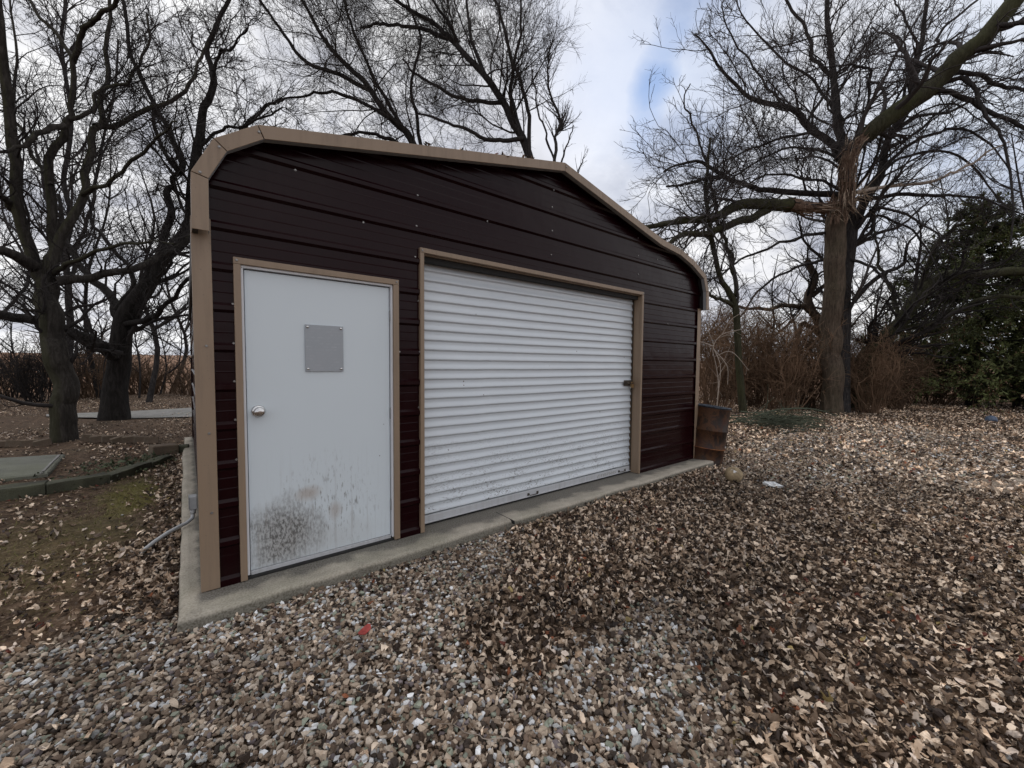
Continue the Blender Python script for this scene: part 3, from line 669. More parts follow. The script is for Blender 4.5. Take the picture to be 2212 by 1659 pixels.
def stones(x, y, rng, name, s0=.0065, s1=.0185):
    n = len(x); s = s0+(s1-s0)*rng.beta(1.3, 1.9, n); dims = s[:, None]*np.stack([rng.uniform(.95, 1.5, n), rng.uniform(.75, 1.1, n), rng.uniform(.5, .85, n)], 1)
    v = ico[None]*(1+rng.normal(0, .20, (n, 12, 1)))+rng.normal(0, .13, (n, 12, 3)); v = v*dims[:, None]
    v = np.einsum('nij,nkj->nki', rotm(rng, n, .45), v)
    zc = gz(x, y)+rng.uniform(-.004, .022, n); v += np.stack([x, y, zc], 1)[:, None]
    pal = np.array([(.46, .365, .275), (.30, .225, .165), (.165, .115, .083), (.62, .52, .42), (.44, .44, .43), (.30, .32, .25), (.82, .82, .82), (.20, .165, .165), (.06, .044, .034)])
    pr = np.array([.20, .20, .17, .13, .07, .05, .065, .045, .13]); ci = rng.choice(len(pal), n, p=pr/pr.sum())
    tone = .62+.75*vnoise(x, y, 1.4, 8)
    col = pal[ci]*rng.uniform(.7, 1.2, (n, 1))*tone[:, None]
    F = (icf[None]+12*np.arange(n)[:, None, None]).reshape(-1, 3)
    o = mesh_np(name, v.reshape(-1, 3), F, M_stonebits, col=np.repeat(col, 12, axis=0)); tag(o, kind='stuff'); return o
tag(stones(x, y, rng, 'gravel'), 'loose brown, grey and white gravel in front of the garage slab', 'gravel')
# leaves
def leaves(x, y, z, rng, name, size=(.020, .062), full=True, tilt=.6, bright=1.0, mat=None, parent=None):
    n = len(x)
    if full:
        U = np.array([0, .16, .30, .46, .62, .80, 1.0]); Wd = np.array([.04, .22, .22, .34, .27, .22, .03]); lat = np.array([-1, -.45, .45, 1.])
    else:
        U = np.array([0, .45, 1.0]); Wd = np.array([.08, .36, .05]); lat = np.array([-1, 0, 1.])
    a, b = len(U), len(lat); s = size[0]+(size[1]-size[0])*rng.beta(1.5, 2.0, n)
    ar = rng.uniform(.55, 1.15, n)[:, None]
    wj = Wd[None]*rng.uniform(.72, 1.25, (n, a))*ar
    lx = np.broadcast_to((U-.5)[None, :, None], (n, a, b)).copy(); ly = wj[:, :, None]*lat[None, None]
    c1 = rng.normal(0, 2.6, n)[:, None, None]; c2 = rng.normal(0, 1.1, n)[:, None, None]; c3 = rng.normal(0, .8, n)[:, None, None]
    lz = c1*ly**2+c2*lx**2+c3*lx*ly+rng.normal(0, .035, (n, a, b))
    v = np.stack([lx, ly, lz], -1).reshape(n, a*b, 3)*s[:, None, None]
    v = np.einsum('nij,nkj->nki', rotm(rng, n, tilt), v); v[:, :, 2] -= v[:, :, 2].min(1)[:, None]*.75
    v += np.stack([x, y, z], 1)[:, None]
    pal = np.array([(.72, .62, .51), (.44, .345, .26), (.165, .118, .083), (.070, .049, .036), (.032, .022, .017), (.56, .50, .45), (.26, .10, .05), (.16, .05, .035), (.36, .29, .13)])
    pr = np.array([.19, .19, .23, .19, .13, .06, .006, .005, .004]); ci = rng.choice(len(pal), n, p=pr/pr.sum())
    tone = .55+.95*(.6*vnoise(x, y, 1.1, 13)+.4*vnoise(x, y, 3.7, 14))
    col = pal[ci]*rng.uniform(.7, 1.2, (n, 1))*bright*tone[:, None]*np.array([1.03, .965, .905])
    g = np.arange(a*b).reshape(a, b); f = np.stack([g[:-1, :-1], g[1:, :-1], g[1:, 1:], g[:-1, 1:]], -1).reshape(-1, 4)
    F = (f[None]+a*b*np.arange(n)[:, None, None]).reshape(-1, 4)
    return mesh_np(name, v.reshape(-1, 3), F, mat or M_leaf, parent, col=np.repeat(col, a*b, axis=0), smooth=False)
rng = np.random.default_rng(22); X = []; Y = []
x, y = sample((-3.5, 7.5, -5.5, 1.5), 2600, rng); w = gravel_w(x, y); k = rng.random(len(x)) < np.clip(1-w*.93, .04, 1)*np.clip(.55+.9*vnoise(x, y, .9, 17), .5, 1)
yl = (x < -.115) & (y > -.6); k &= ~(yl & (rng.random(len(x)) > .24+.60*np.clip((x+.62)/.38, 0, 1)))
k &= ~((((x-7.0)/1.6)**2+((y+1.0)/.9)**2 < 1) & (rng.random(len(x)) < .72))
lx, ly = x[k], y[k]
tag(leaves(lx, ly, gz(lx, ly)+rng.uniform(.0, .04, len(lx)), rng, 'fallen_leaves'), 'curled dry brown leaves lying thick in front of the garage', 'leaves', kind='stuff')
x, y = sample((-13, 7.5, 1.5, 21), 210, rng); k = rng.random(len(x)) < (.35+.65*(vnoise(x, y, .8, 5) > .42)); k &= ~((y > 11.0) & (y < 13.6) & (rng.random(len(x)) < .9)); k &= ~(((x+.62)/.36)**2+((y-3.0)/1.0)**2 < 1)|(rng.random(len(x)) < .12)
x3, y3 = sample((-.75, -.115, -.1, 6.5), 650, rng); k3 = rng.random(len(x3)) < np.clip((x3+.55)/.3, .05, 1); x = np.r_[x[k], x3[k3]]; y = np.r_[y[k], y3[k3]]
x4, y4 = sample((6.4, 9.5, 1.5, 6), 500, rng); x = np.r_[x, x4]; y = np.r_[y, y4]
tag(leaves(x, y, gz(x, y)+rng.uniform(.0, .02, len(x)), rng, 'yard_leaves', (.022, .068), True, .42), 'thin scatter of brown leaves over the yard left of the garage', 'leaves', kind='stuff')
x, y = sample((7.5, 27, -10, 6.5), 360, rng); k = rng.random(len(x)) < np.clip(1.5-np.hypot(x, y+3)/22, .25, 1)*np.where((((x-10.0)/4.8)**2+((y+1.7)/2.1)**2)+(vnoise(x, y, 1.2, 41)-.5)*1.2 < 1, .62, 1); x, y = x[k], y[k]
tag(leaves(x, y, gz(x, y)+rng.uniform(.0, .03, len(x)), rng, 'drive_leaves', (.035, .085), False, .40, 1.6), 'pale brown leaf litter covering the drive right of the garage', 'leaves', kind='stuff')
rng = np.random.default_rng(27); x, y = sample((5.8, 15, -4.6, 1.4), 620, rng); k = (((x-10.0)/4.8)**2+((y+1.6)/2.1)**2)+(vnoise(x, y, 1.2, 41)-.5)*1.4 < 1; x, y = x[k], y[k]
tag(stones(x, y, rng, 'drive_gravel', .010, .026), 'thin pale gravel on the worn strip of the drive right of the barrel', 'gravel')
# leaves caught on the roof edge
rl = np.random.default_rng(5); tx = np.r_[rl.normal(1.85, .25, 60), rl.normal(2.45, .14, 80), rl.normal(5.45, .2, 90), rl.normal(5.85, .15, 40)]
tz = np.interp(tx, OUT[:, 0], OUT[:, 1]); ty = -D+rl.random(len(tx))*.3
o = leaves(tx, ty, tz-.005, rl, 'roof_leaves', (.04, .075), True, .5, .9); tag(o, 'small drifts of brown leaves caught along the garage roof edge', 'leaves', kind='stuff')
# twigs lying on the gravel
rt = np.random.default_rng(9)
def ground_twig(u, v, L, ang, r=.003, mat=M_brown2, label='', cat='twig', name='fallen_twig', group='thin dead twigs lying on the gravel'):
    p = gnd(u, v); d = np.array([math.cos(ang), math.sin(ang), 0]); pts = [p+d*L*t+np.r_[rt.normal(0, L*.035, 2), .03] for t in np.linspace(-.5, .5, 7)]
    P = spline(pts, 14)[None]; Rr = np.linspace(r, r*.4, 14)[None]; Q, RR = spawn(P, Rr, rt, 6, .25, (25, 60), .6, 4, 0, .15, rmin=.0012, Lmin=.02)
    V, F = merge([tubes(P, Rr, 5), tubes(Q, RR, 3)]); V[:, 2] = np.maximum(V[:, 2], GZ+.005)
    tag(mesh_np(name, V, F, mat, origin=p), label, cat, group)
ground_twig(545, 1398, .16, 1.9, .003, M_brown, 'short curved twig on the gravel nearest the slab corner')
ground_twig(745, 1405, .24, .75, .0028, M_pale, 'thin straw-coloured twig beside the red leaf on the gravel')
ground_twig(845, 1470, .16, -.6, .003, M_brown, 'short brown twig on the gravel in front of the entry door')
ground_twig(1030, 1600, .34, 2.2, .0025, M_pale, 'long pale stalk at the bottom centre of the gravel')
ground_twig(1280, 1400, .22, .6, .0025, M_pale, 'forked pale twig where gravel meets the leaves')
ground_twig(1440, 1600, .16, -1.2, .0022, M_pale, 'pale straight stem on the gravel in the lower right')
ground_twig(1640, 1350, .5, -.5, .003, M_pale, 'long pale stem lying across the leaves on the right')

# red leaf
def one_leaf(u, v, name, label, col, size=.055):
    p = gnd(u, v); n = 14; V = [(0, 0, .004)]
    for i in range(n):
        a = 2*math.pi*i/n; r = size*(.55+.12*math.cos(2*a)+.05*math.sin(5*a)); V.append((r*math.cos(a)*1.25, r*math.sin(a), .006+.010*math.cos(a)**2))
    m = MB(); m.add(V, [(0, 1+i, 1+(i+1) % n) for i in range(n)]); o = m.build(name, simple(name+'_skin', col, .5, 0, .2, 30)); o.location = (p[0], p[1], GZ+.035); o.rotation_euler = (.15, -.1, .5)
    o.modifiers.new('thick', 'SOLIDIFY').thickness = .0015; tag(o, label, 'leaf')
one_leaf(788, 1377, 'red_leaf', 'single flat red leaf lying on the gravel before the entry door', (.36, .055, .045), .052)

# ------------------------------------------------------------------ things beside the garage
B = on(1516, 1000, 2, GZ)+np.array([.10, .05, 0])
BT = thing('rusty_barrel', 'rusty brown steel drum leaning at the right corner of the garage', 'barrel', (B[0]-.02, B[1]-.02, GZ-.03))
hb, rb = .94, .285
prof = [(rb-.008, 0), (rb+.006, .006), (rb+.006, .022), (rb-.004, .03)]
for h in (.29, .57): prof += [(rb-.003, h-.020), (rb+.008, h-.006), (rb+.008, h+.006), (rb-.003, h+.020)]
prof += [(rb-.004, hb-.035), (rb, hb-.02)]
bd = MB().lathe(prof, 40); BB_ = bd.build('drum_body', M_rust, BT, 0, True)
MB().lathe([(rb+.004, hb-.022), (rb+.012, hb-.014), (rb+.012, hb-.002), (rb+.006, hb+.006), (rb-.008, hb+.004), (rb-.010, hb-.012)], 40, caps=False).build('rim', M_rim, BT, 0, True)
MB().lathe([(rb-.0105, hb-.020), (rb-.10, hb-.012), (.02, hb-.008)], 40).build('lid', M_rustlid, BT, 0, True)
hoop = MB().lathe([(rb+.0085, .284), (rb+.013, .29), (rb+.0085, .296)], 40, caps=False).build('hoop', M_rustlid, BT, 0, True)
dv = nrm((AR*1.0)[None])[0]; ax = Vector((0, 0, 1)).cross(Vector(dv)).normalized()
BT.rotation_mode = 'QUATERNION'; BT.rotation_quaternion = Matrix.Rotation(rad(7.0), 3, ax).to_quaternion()
# ball
Bp = on(1595, 1046, 2, GZ); rb2 = .112
m = MB(); nu, nv = 28, 18; V = []; F = []
for j in range(nv+1):
    th = math.pi*j/nv
    for i in range(nu):
        a = 2*math.pi*i/nu; q = np.array([math.sin(th)*math.cos(a), math.sin(th)*math.sin(a), math.cos(th)])
        k = 1-.10*max(0, q[2]-.5)**1.0-.05*max(0, q[0]*.8+q[2]*.3-.4)
        for nn in ((1, 0, 0), (0, 1, 0), (.7, .7, 0)):
            dd = abs(q@np.array(nn)); k -= .022*math.exp(-(dd/.05)**2)
        V.append(tuple(q*k*rb2*np.array([1.06, 1.0, .96])))
for j in range(nv):
    for i in range(nu): F.append((j*nu+i, (j+1)*nu+i, (j+1)*nu+(i+1) % nu, j*nu+(i+1) % nu))
m.add(V, F); BL = m.build('deflated_ball', simple('scuffed_ball', (.33, .25, .15), .8, 0, .5, 9, .4), None, 0, True)
BL.location = (Bp[0], Bp[1]+.06, GZ+.115); BL.rotation_euler = (.3, .2, .4); tag(BL, 'worn tan ball with a white mark lying in the leaves near the barrel', 'ball')
q0 = nrm((CAMP-np.array(BL.location))[None])[0]; inv = np.array(BL.rotation_euler.to_matrix().transposed()); ql = inv@(nrm((q0+np.array([0, 0, .35]))[None])[0])
tg = nrm(np.cross(ql, [0, 0, 1])[None])[0]; bt = np.cross(tg, ql); pv = []
for a, b in ((-.42, -.10), (-.3, -.14), (-.16, -.05), (0, -.15), (.15, -.05), (.3, -.12), (.4, -.02), (.36, .16), (.1, .2), (-.2, .18), (-.38, .12)):
    pv.append(nrm((ql+tg*a+bt*b)[None])[0]*rb2*1.035)
MB().add(pv+[ql*rb2*1.05], [(i, (i+1) % 11, 11) for i in range(11)]).build('white_mark', simple('white_scuff', (.75, .73, .70), .6), BL)
# crumpled white container
Lp = on(1668, 1054, 2, GZ); m = MB()
V = []; rc = np.random.default_rng(2)
for j, (h, s) in enumerate(((0, .055), (.02, .07), (.04, .062), (.055, .03))):
    for i in range(12):
        a = 2*math.pi*i/12; r = s*(1+.18*rc.normal()); V.append((r*1.7*math.cos(a), r*math.sin(a), h+.006*rc.normal()))
F = [(j*12+i, j*12+(i+1) % 12, (j+1)*12+(i+1) % 12, (j+1)*12+i) for j in range(3) for i in range(12)]+[tuple(range(36, 48)), tuple(range(12))[::-1]]
m.add(V, F); o = m.build('crushed_container', simple('white_plastic', (.70, .72, .74), .4, 0, .4, 25)); o.location = (Lp[0], Lp[1], GZ+.015); o.rotation_euler = (0, .12, -.9)
tag(o, 'small crushed white container on the leaves right of the ball', 'litter')
MB().box(-.07, .07, -.03, .03, .0, .012).build('dark_band', M_black, o, .004).location = (0, -.045, .003)
Lp = gnd(2142, 912); m = MB()
m.lathe([(.09, 0), (.13, .05), (.12, .16), (.07, .20), (.03, .21)], 10); o = m.build('blue_jug', simple('blue_plastic', (.07, .10, .16), .4, 0, .4, 12), None, .01, True); o.location = (Lp[0], Lp[1], GZ-.02); o.rotation_euler = (.0, .5, .3)
tag(o, 'small blue plastic jug on the far edge of the drive', 'litter')

# ------------------------------------------------------------------ raised bed at the left
def slab_stone(name, pts, z0, z1, mat, label, cat, group=None, jit=.012):
    P = np.array([p[:2] for p in pts]); n = len(P); Q = []
    for i in range(n):
        a, b = P[i], P[(i+1) % n]; m_ = max(2, int(np.linalg.norm(b-a)/.12))
        for t in np.arange(m_)/m_: Q.append(a*(1-t)+b*t+rs.normal(0, jit, 2)*(t > 0))
    Q = np.array(Q); c = Q.mean(0); n = len(Q); top = c+(Q-c)*.97
    V = [(*q, z0) for q in Q-c]+[(*q, z1-.018) for q in Q-c]+[(*q, z1+rs.normal(0, .003)) for q in top-c]; F = []
    for k in range(2):
        for i in range(n): j = (i+1) % n; F.append((k*n+i, k*n+j, (k+1)*n+j, (k+1)*n+i))
    F.append(tuple(2*n+i for i in range(n)))
    o = MB().add(V, F).build(name, mat); o.location = (c[0], c[1], 0); tag(o, label, cat, group); return o
def strip(a, b, w):
    a = np.array(a[:2]); b = np.array(b[:2]); d = nrm((b-a)[None])[0]; nn = np.array([-d[1], d[0]])*w
    return [a, b, b+nn, a+nn]
ge = [gnd(-70, 1092), gnd(100, 1069), gnd(240, 1044), gnd(330, 1012), gnd(374, 994)]
lab = ['long mossy edging stone at the left end of the raised bed', 'middle mossy edging stone along the front of the raised bed', 'tapered mossy edging stone curving along the raised bed', 'short edging stone nearest the slab at the bed corner']
for i in range(4):
    a, b = ge[i], ge[i+1]; d = (b-a)*.012
    slab_stone('edging_stone', strip(a+d, b-d, .24-.03*i), GZ-.05, GZ+.128-.014*i, M_stone, lab[i], 'edging stone', 'flat edging stones round the raised bed')
slab_stone('stone_hatch', [gnd(-90, 1052), gnd(104, 1030), gnd(141, 988), gnd(-60, 1000)], GZ-.04, GZ+.055, concrete_mat('greenish_slab', (.10, .105, .085), (.19, .195, .165), .35, False, .1), 'broad flat greenish stone slab set in the raised bed', 'stone slab', None, .006)
a, b = gnd(93, 1031), gnd(132, 990); s_ = slab_stone('edge_strip', strip(a, b, .03), GZ+.056, GZ+.066, M_path, 'thin pale strip along the edge of the greenish stone slab', 'edging strip', None, .001)
bp = gnd(352, 987)
o = MB().box(-.17, .17, -.14, .14, 0, .20).build('stone_block', M_brick, None, .018); o.location = (bp[0], bp[1]+.18, GZ-.03); o.rotation_euler = (0, .05, .25); tag(o, 'brown stone block at the corner of the raised bed by the slab', 'block')
o = MB().box(-.12, .12, -.09, .09, 0, .15).build('stone_block', M_stone, None, .015); bq = gnd(392, 980); o.location = (bq[0]-.02, bq[1]+.1, GZ-.02); o.rotation_euler = (0, 0, -.1); tag(o, 'dark low block squeezed between the brown block and the slab', 'block')
rb_ = np.random.default_rng(4)
bl = ['dirty edging brick nearest the trunk of the mossy tree', 'second edging brick from the trunk along the bed', 'third edging brick from the trunk along the bed', 'middle edging brick at the back of the bed', 'leaning edging brick right of the middle of the row', 'tilted edging brick second from the stone block', 'tilted edging brick next to the stone block']
for i in range(7):
    p = gnd(190+i*23, 956+i*.6); o = MB().box(-.105, .105, -.05, .05, 0, .13).build('edging_brick', M_brick, None, .01) if i == 0 else o0.copy()
    if i: link(o)
    o0 = o; o.location = (p[0], p[1], GZ+.01+rb_.uniform(-.02, .01)); o.rotation_euler = (rb_.normal(0, .12), rb_.normal(0, .18), YAW*.0+rb_.normal(.05, .12)); tag(o, bl[i], 'brick', 'row of bricks behind the raised bed')
bl2 = ['half buried brick left of the mossy tree trunk', 'sunken brick second to the left of the mossy tree', 'sunken brick third to the left of the mossy tree', 'sunken brick at the left end of the brick row']
for i in range(4):
    p = gnd(95-i*32, 962+i*1.2); o = o0.copy(); link(o); o.location = (p[0], p[1], GZ-.02); o.rotation_euler = (rb_.normal(0, .1), rb_.normal(0, .1), .05); tag(o, bl2[i], 'brick', 'row of bricks behind the raised bed')
# ground cover in the bed
rg = np.random.default_rng(31); cx_, cy_ = gnd(270, 1012)[:2]; n = 420
x = cx_+rg.normal(0, .30, n); y = cy_+rg.normal(0, .32, n)+(x-cx_)*.6
gcol = leaves(x, y, np.full(n, GZ+.03)+rg.uniform(0, .05, n), rg, 'ground_cover', (.03, .06), False, .5)
c4 = np.ones((len(gcol.data.vertices), 4), np.float32); c4[:, :3] = np.repeat(np.array([(.06, .075, .04)])*rg.uniform(.5, 2.0, (n, 1)), 9, axis=0); gcol.data.attributes['Col'].data.foreach_set('color', c4.ravel())
tag(gcol, 'low green ground cover growing among leaves in the raised bed', 'plants', kind='stuff')

rg = np.random.default_rng(33); x, y = sample((-3.2, -.15, -.3, 5.0), 3000, rg)
pm = np.maximum(np.exp(-(((x+.58)/.30)**2+((y-3.2)/.95)**2)), .30*np.exp(-(((x+.95)/.7)**2+((y-1.7)/1.2)**2)))+.12*(vnoise(x, y, 1.7, 19)-.35); k = rg.random(len(x)) < pm; x, y = x[k], y[k]; n = len(x)
p0 = np.stack([x, y, np.full(n, GZ)], 1); a = rg.uniform(0, 6.28, n); L = rg.uniform(.012, .045, n)[:, None]; d_ = np.stack([np.cos(a)*.9, np.sin(a)*.9, rg.uniform(.25, .9, n)], 1); sd_ = np.stack([-np.sin(a), np.cos(a), 0*a], 1)*.0022
V = np.stack([p0-sd_, p0+sd_, p0+d_*L*.6+sd_*.7, p0+d_*L], 1).reshape(-1, 3); gc = np.where(rg.random((n, 1)) < .55, np.array([(.17, .165, .045)]), np.array([(.26, .215, .11)]))*rg.uniform(.5, 1.25, (n, 1))
tag(mesh_np('yard_grass', V, np.arange(n*4).reshape(n, 4), M_needle, col=np.repeat(gc, 4, axis=0)), 'short olive moss and dead grass in patches left of the slab', 'grass', kind='stuff')

# ------------------------------------------------------------------ trees
def build_tree(name, label, base, P, R, levels, trunk_mat, twig, seed, S=14, amp=.05, group=None, extra=None):
    rng = np.random.default_rng(seed); base = np.asarray(base, float)
    T = thing(name, label, 'tree', tuple(base), 0, group)
    V, F = merge([barky(P[0], R[0], amp=.065, seed=seed), lumpy(P[1:], R[1:], rng, S, amp)]) if len(P) > 1 and S >= 14 else lumpy(P, R, rng, S, amp); mesh_np('trunk', V, F, trunk_mat, T, smooth=True, origin=base)
    parts = []; cur = (P, R); pool = [cur]
    for i, lv in enumerate(levels):
        lv = dict(lv); src = lv.pop('src', None); S2 = lv.pop('S', 3)
        a, b = pool[src] if src is not None else cur
        cur = spawn(a, b, rng, **lv); pool.append(cur)
        if len(cur[0]): parts.append(tubes(cur[0], cur[1], S2))
    V, F = merge(parts); mesh_np('crown', V, F, twig, T, smooth=True, origin=base)
    return T
def flare(limb, k=1.5):
    return limb
ML = 22
def limbs_px(L): return limb_set([pxlimb(*l) for l in L], ML, .011)
def add_flare(P, R, i=0, k=.55, n=3):
    R[i, :n] *= 1+k*np.linspace(1, 0, n+1)[:n]**2
d1 = 7.85
L1 = [([(139, 960), (138, 900), (137, 850), (132, 780), (118, 720), (107, 668), (98, 620), (84, 585)], d1, d1, 68, 58),
      ([(96, 612), (72, 575), (54, 530), (42, 440), (26, 330), (16, 220), (8, 110), (0, 0), (-8, -90)], d1, d1-.6, 44, 26),
      ([(100, 625), (108, 575), (110, 533), (107, 433), (107, 345), (143, 272), (157, 235), (158, 127)], d1, d1+.3, 40, 16),
      ([(158, 127), (117, 67), (60, 0), (20, -60)], d1+.3, d1+.6, 13, 7), ([(158, 135), (180, 67), (233, 17), (290, -40)], d1+.3, d1-.4, 16, 10),
      ([(112, 590), (133, 512), (173, 450), (181, 383), (190, 333), (199, 283), (213, 260), (213, 213), (223, 167), (230, 100), (233, 33), (238, -40)], d1, d1+1.2, 32, 10),
      ([(205, 272), (233, 270), (317, 240), (393, 203), (420, 157), (446, 90)], d1+.6, d1+1.8, 16, 6),
      ([(150, 258), (190, 247), (203, 217), (227, 193), (283, 167), (313, 113), (318, 30)], d1+.2, d1+1., 13, 6),
      ([(122, 608), (200, 596), (300, 573), (350, 549), (413, 510), (470, 470)], d1, d1+2.2, 24, 8),
      ([(118, 590), (160, 560), (267, 529), (383, 523)], d1, d1-.6, 13, 4),
      ([(82, 585), (50, 560), (0, 540), (-60, 530)], d1, d1-1.0, 30, 20), ([(140, 272), (95, 285), (45, 318), (-20, 330)], d1+.1, d1-.9, 15, 7),
      ([(45, 470), (10, 430), (-40, 400)], d1, d1-1, 20, 12), ([(110, 400), (70, 330), (30, 240), (40, 120), (20, 0)], d1+.1, d1+1.6, 16, 6),
      ([(178, 420), (250, 380), (330, 310), (380, 260)], d1+.2, d1-.8, 12, 5), ([(100, 680), (85, 672), (48, 669)], d1, d1-.5, 10, 6)]
P, R = limbs_px(L1); R[1:] *= .84; R[0] *= .92; add_flare(P, R, 0, .10, 3)
lvA = [dict(dens=2.8, lf=.48, ang=(30, 75), rr=.28, M=10, up=.10, wander=.24, t0=.2, rmin=.010, Lmin=.7, Lmax=2.6, S=5),
       dict(dens=5.8, lf=.45, ang=(30, 70), rr=.48, M=7, up=.06, wander=.25, t0=.2, rmin=.006, Lmin=.4, Lmax=1.4),
       dict(dens=11.0, lf=.5, ang=(30, 65), rr=.62, M=5, up=.05, wander=.25, t0=.15, rmin=.0036, Lmin=.2, Lmax=.8)]
build_tree('bare_tree', 'large bare tree with a moss-streaked trunk, nearest tree on the left', at(139, 958, d1), P, R, lvA, M_bark_near, M_twig, 101)
d2 = 10.8
L2 = [([(247, 912), (248, 850), (253, 790), (262, 720), (284, 660), (320, 605), (360, 555), (398, 512), (412, 440), (424, 350), (433, 300)], d2, d2+.3, 66, 26),
      ([(433, 305), (437, 250), (457, 200), (457, 150), (447, 110), (470, 60), (500, 0), (520, -60)], d2+.3, d2+.8, 24, 8), ([(437, 255), (470, 120), (500, 105), (540, 60)], d2+.3, d2-.6, 10, 4),
      ([(264, 715), (258, 685), (240, 643), (200, 606), (167, 566), (140, 500), (120, 420)], d2, d2+1.6, 34, 10),
      ([(245, 770), (228, 750), (190, 735), (143, 712), (75, 695), (0, 680), (-60, 672)], d2-.2, d2-1.6, 30, 22),
      ([(330, 605), (363, 483), (363, 417), (382, 388), (384, 365), (340, 300), (330, 230)], d2, d2+.6, 24, 9), ([(386, 372), (393, 353), (363, 277), (337, 233), (300, 167), (283, 117), (267, 17), (260, -50)], d2+.3, d2+1.4, 20, 8),
      ([(270, 700), (320, 690), (350, 670), (400, 610), (440, 570)], d2, d2-1.2, 15, 7), ([(400, 520), (440, 440), (490, 330), (560, 240), (610, 215)], d2, d2+2, 20, 6),
      ([(250, 670), (290, 610), (250, 545), (200, 480), (190, 420)], d2, d2+1., 18, 7), ([(428, 320), (480, 280), (545, 268), (610, 230)], d2+.2, d2+.8, 9, 4)]
P, R = limbs_px(L2); R *= .86; add_flare(P, R, 0, .30, 3)
lvB = [dict(dens=2.7, lf=.48, ang=(30, 75), rr=.28, M=10, up=.08, wander=.25, t0=.2, rmin=.014, Lmin=.9, Lmax=3.2, S=5),
       dict(dens=4.9, lf=.45, ang=(30, 70), rr=.48, M=7, up=.05, wander=.26, t0=.2, rmin=.0085, Lmin=.5, Lmax=1.7),
       dict(dens=9.0, lf=.5, ang=(30, 65), rr=.62, M=5, up=.04, wander=.26, t0=.15, rmin=.005, Lmin=.25, Lmax=.95)]
build_tree('bare_tree', 'dark bare tree leaning right behind the garage corner, forked low', at(247, 908, d2), P, R, lvB, M_bark_dark, M_twig, 102)
# slim tree standing between those two
d3 = 15.
L3 = [([(150, 880), (150, 740), (149, 640), (146, 560), (150, 470), (140, 380), (150, 250), (135, 120), (140, 0)], d3, d3, 20, 8), ([(149, 620), (170, 540), (200, 440), (215, 330), (250, 200), (255, 90)], d3, d3+1, 11, 5), ([(147, 560), (110, 480), (90, 380), (60, 260)], d3, d3+.8, 11, 5)]
P, R = limbs_px(L3)
lvC = [dict(dens=2.6, lf=.3, ang=(25, 60), rr=.5, M=8, up=.12, wander=.18, t0=.25, rmin=.013, Lmin=.8, Lmax=3.0, S=4),
       dict(dens=3.6, lf=.4, ang=(25, 60), rr=.55, M=6, up=.08, wander=.2, t0=.1, rmin=.009, Lmin=.4, Lmax=1.4),
       dict(dens=4.0, lf=.5, ang=(25, 60), rr=.6, M=4, up=.06, wander=.2, t0=.1, rmin=.006, Lmin=.25, Lmax=.8)]
build_tree('bare_tree', 'slim straight bare tree standing behind the moss-streaked trunk', at(150, 875, d3), P, R, lvC, M_bark_grey, M_twig2, 103)
# willows rising behind the roof
d4 = 12.5
lvW = [dict(dens=2.6, lf=.42, ang=(30, 75), rr=.30, M=10, up=.05, wander=.18, t0=.22, rmin=.010, Lmin=1.0, Lmax=3.0, S=4),
       dict(dens=6.0, lf=.48, ang=(25, 65), rr=.5, M=8, up=.05, wander=.2, t0=.12, rmin=.0055, Lmin=.6, Lmax=1.7),
       dict(dens=10.5, lf=.5, ang=(20, 60), rr=.62, M=5, up=.03, wander=.2, t0=.1, rmin=.0038, Lmin=.3, Lmax=.95)]
b4 = gnd(1010, 887); b4 = at(1010, 860, d4); b4[2] = GZ-.1
L4 = [([(1010, 830), (960, 480), (890, 307), (847, 257), (794, 187), (737, 137), (690, 70), (650, 0), (600, -80)], d4, d4+.8, 19, 5), ([(880, 295), (820, 190), (770, 90), (745, 0), (720, -90)], d4+.3, d4+1.4, 9, 4),
      ([(850, 262), (770, 215), (700, 200), (630, 210), (580, 225)], d4+.2, d4-.6, 8, 3), ([(940, 430), (905, 280), (890, 180), (905, 90), (880, 0)], d4, d4+1.6, 9, 4), ([(800, 195), (730, 160), (660, 130), (600, 60), (560, 0)], d4+.4, d4+.2, 10, 5),
      ([(930, 400), (870, 320), (800, 290), (720, 300)], d4, d4-.4, 10, 5)]
P, R = limbs_px(L4); build_tree('bare_tree', 'fine-twigged bare tree arching left behind the left half of the garage roof', b4, P, R, lvW, M_bark_dark, M_willow, 104)
d5 = 13.2; b5 = at(1180, 860, d5); b5[2] = GZ-.1
L5 = [([(1180, 830), (1165, 480), (1144, 337), (1104, 260), (1087, 220), (1047, 163), (994, 107), (967, 83), (931, 47), (870, 10), (800, -40)], d5, d5+.4, 21, 5), ([(990, 105), (984, 80), (971, 50), (934, 0), (900, -50)], d5+.3, d5-.4, 9, 4),
      ([(1160, 400), (1142, 333), (1124, 283), (1104, 207), (1107, 150), (1094, 83), (1077, 30), (1054, -20)], d5, d5+1.2, 12, 5), ([(1144, 340), (1142, 250), (1125, 180), (1115, 120), (1125, 40), (1120, -30)], d5, d5-.8, 9, 4),
      ([(967, 84), (900, 60), (830, 55), (780, 60)], d5+.3, d5+1.0, 9, 4), ([(1087, 222), (1010, 215), (930, 180), (870, 130)], d5+.2, d5-1, 9, 4), ([(1130, 300), (1060, 300), (980, 270), (900, 240)], d5, d5-1., 10, 4), ([(1050, 165), (1020, 90), (1010, 20), (990, -50)], d5+.2, d5+1.5, 9, 4)]
P, R = limbs_px(L5); build_tree('bare_tree', 'bare tree with two curved stems behind the middle of the garage roof', b5, P, R, lvW, M_bark_grey, M_willow, 105)
d6 = 12.; b6 = at(1215, 860, d6); b6[2] = GZ-.1
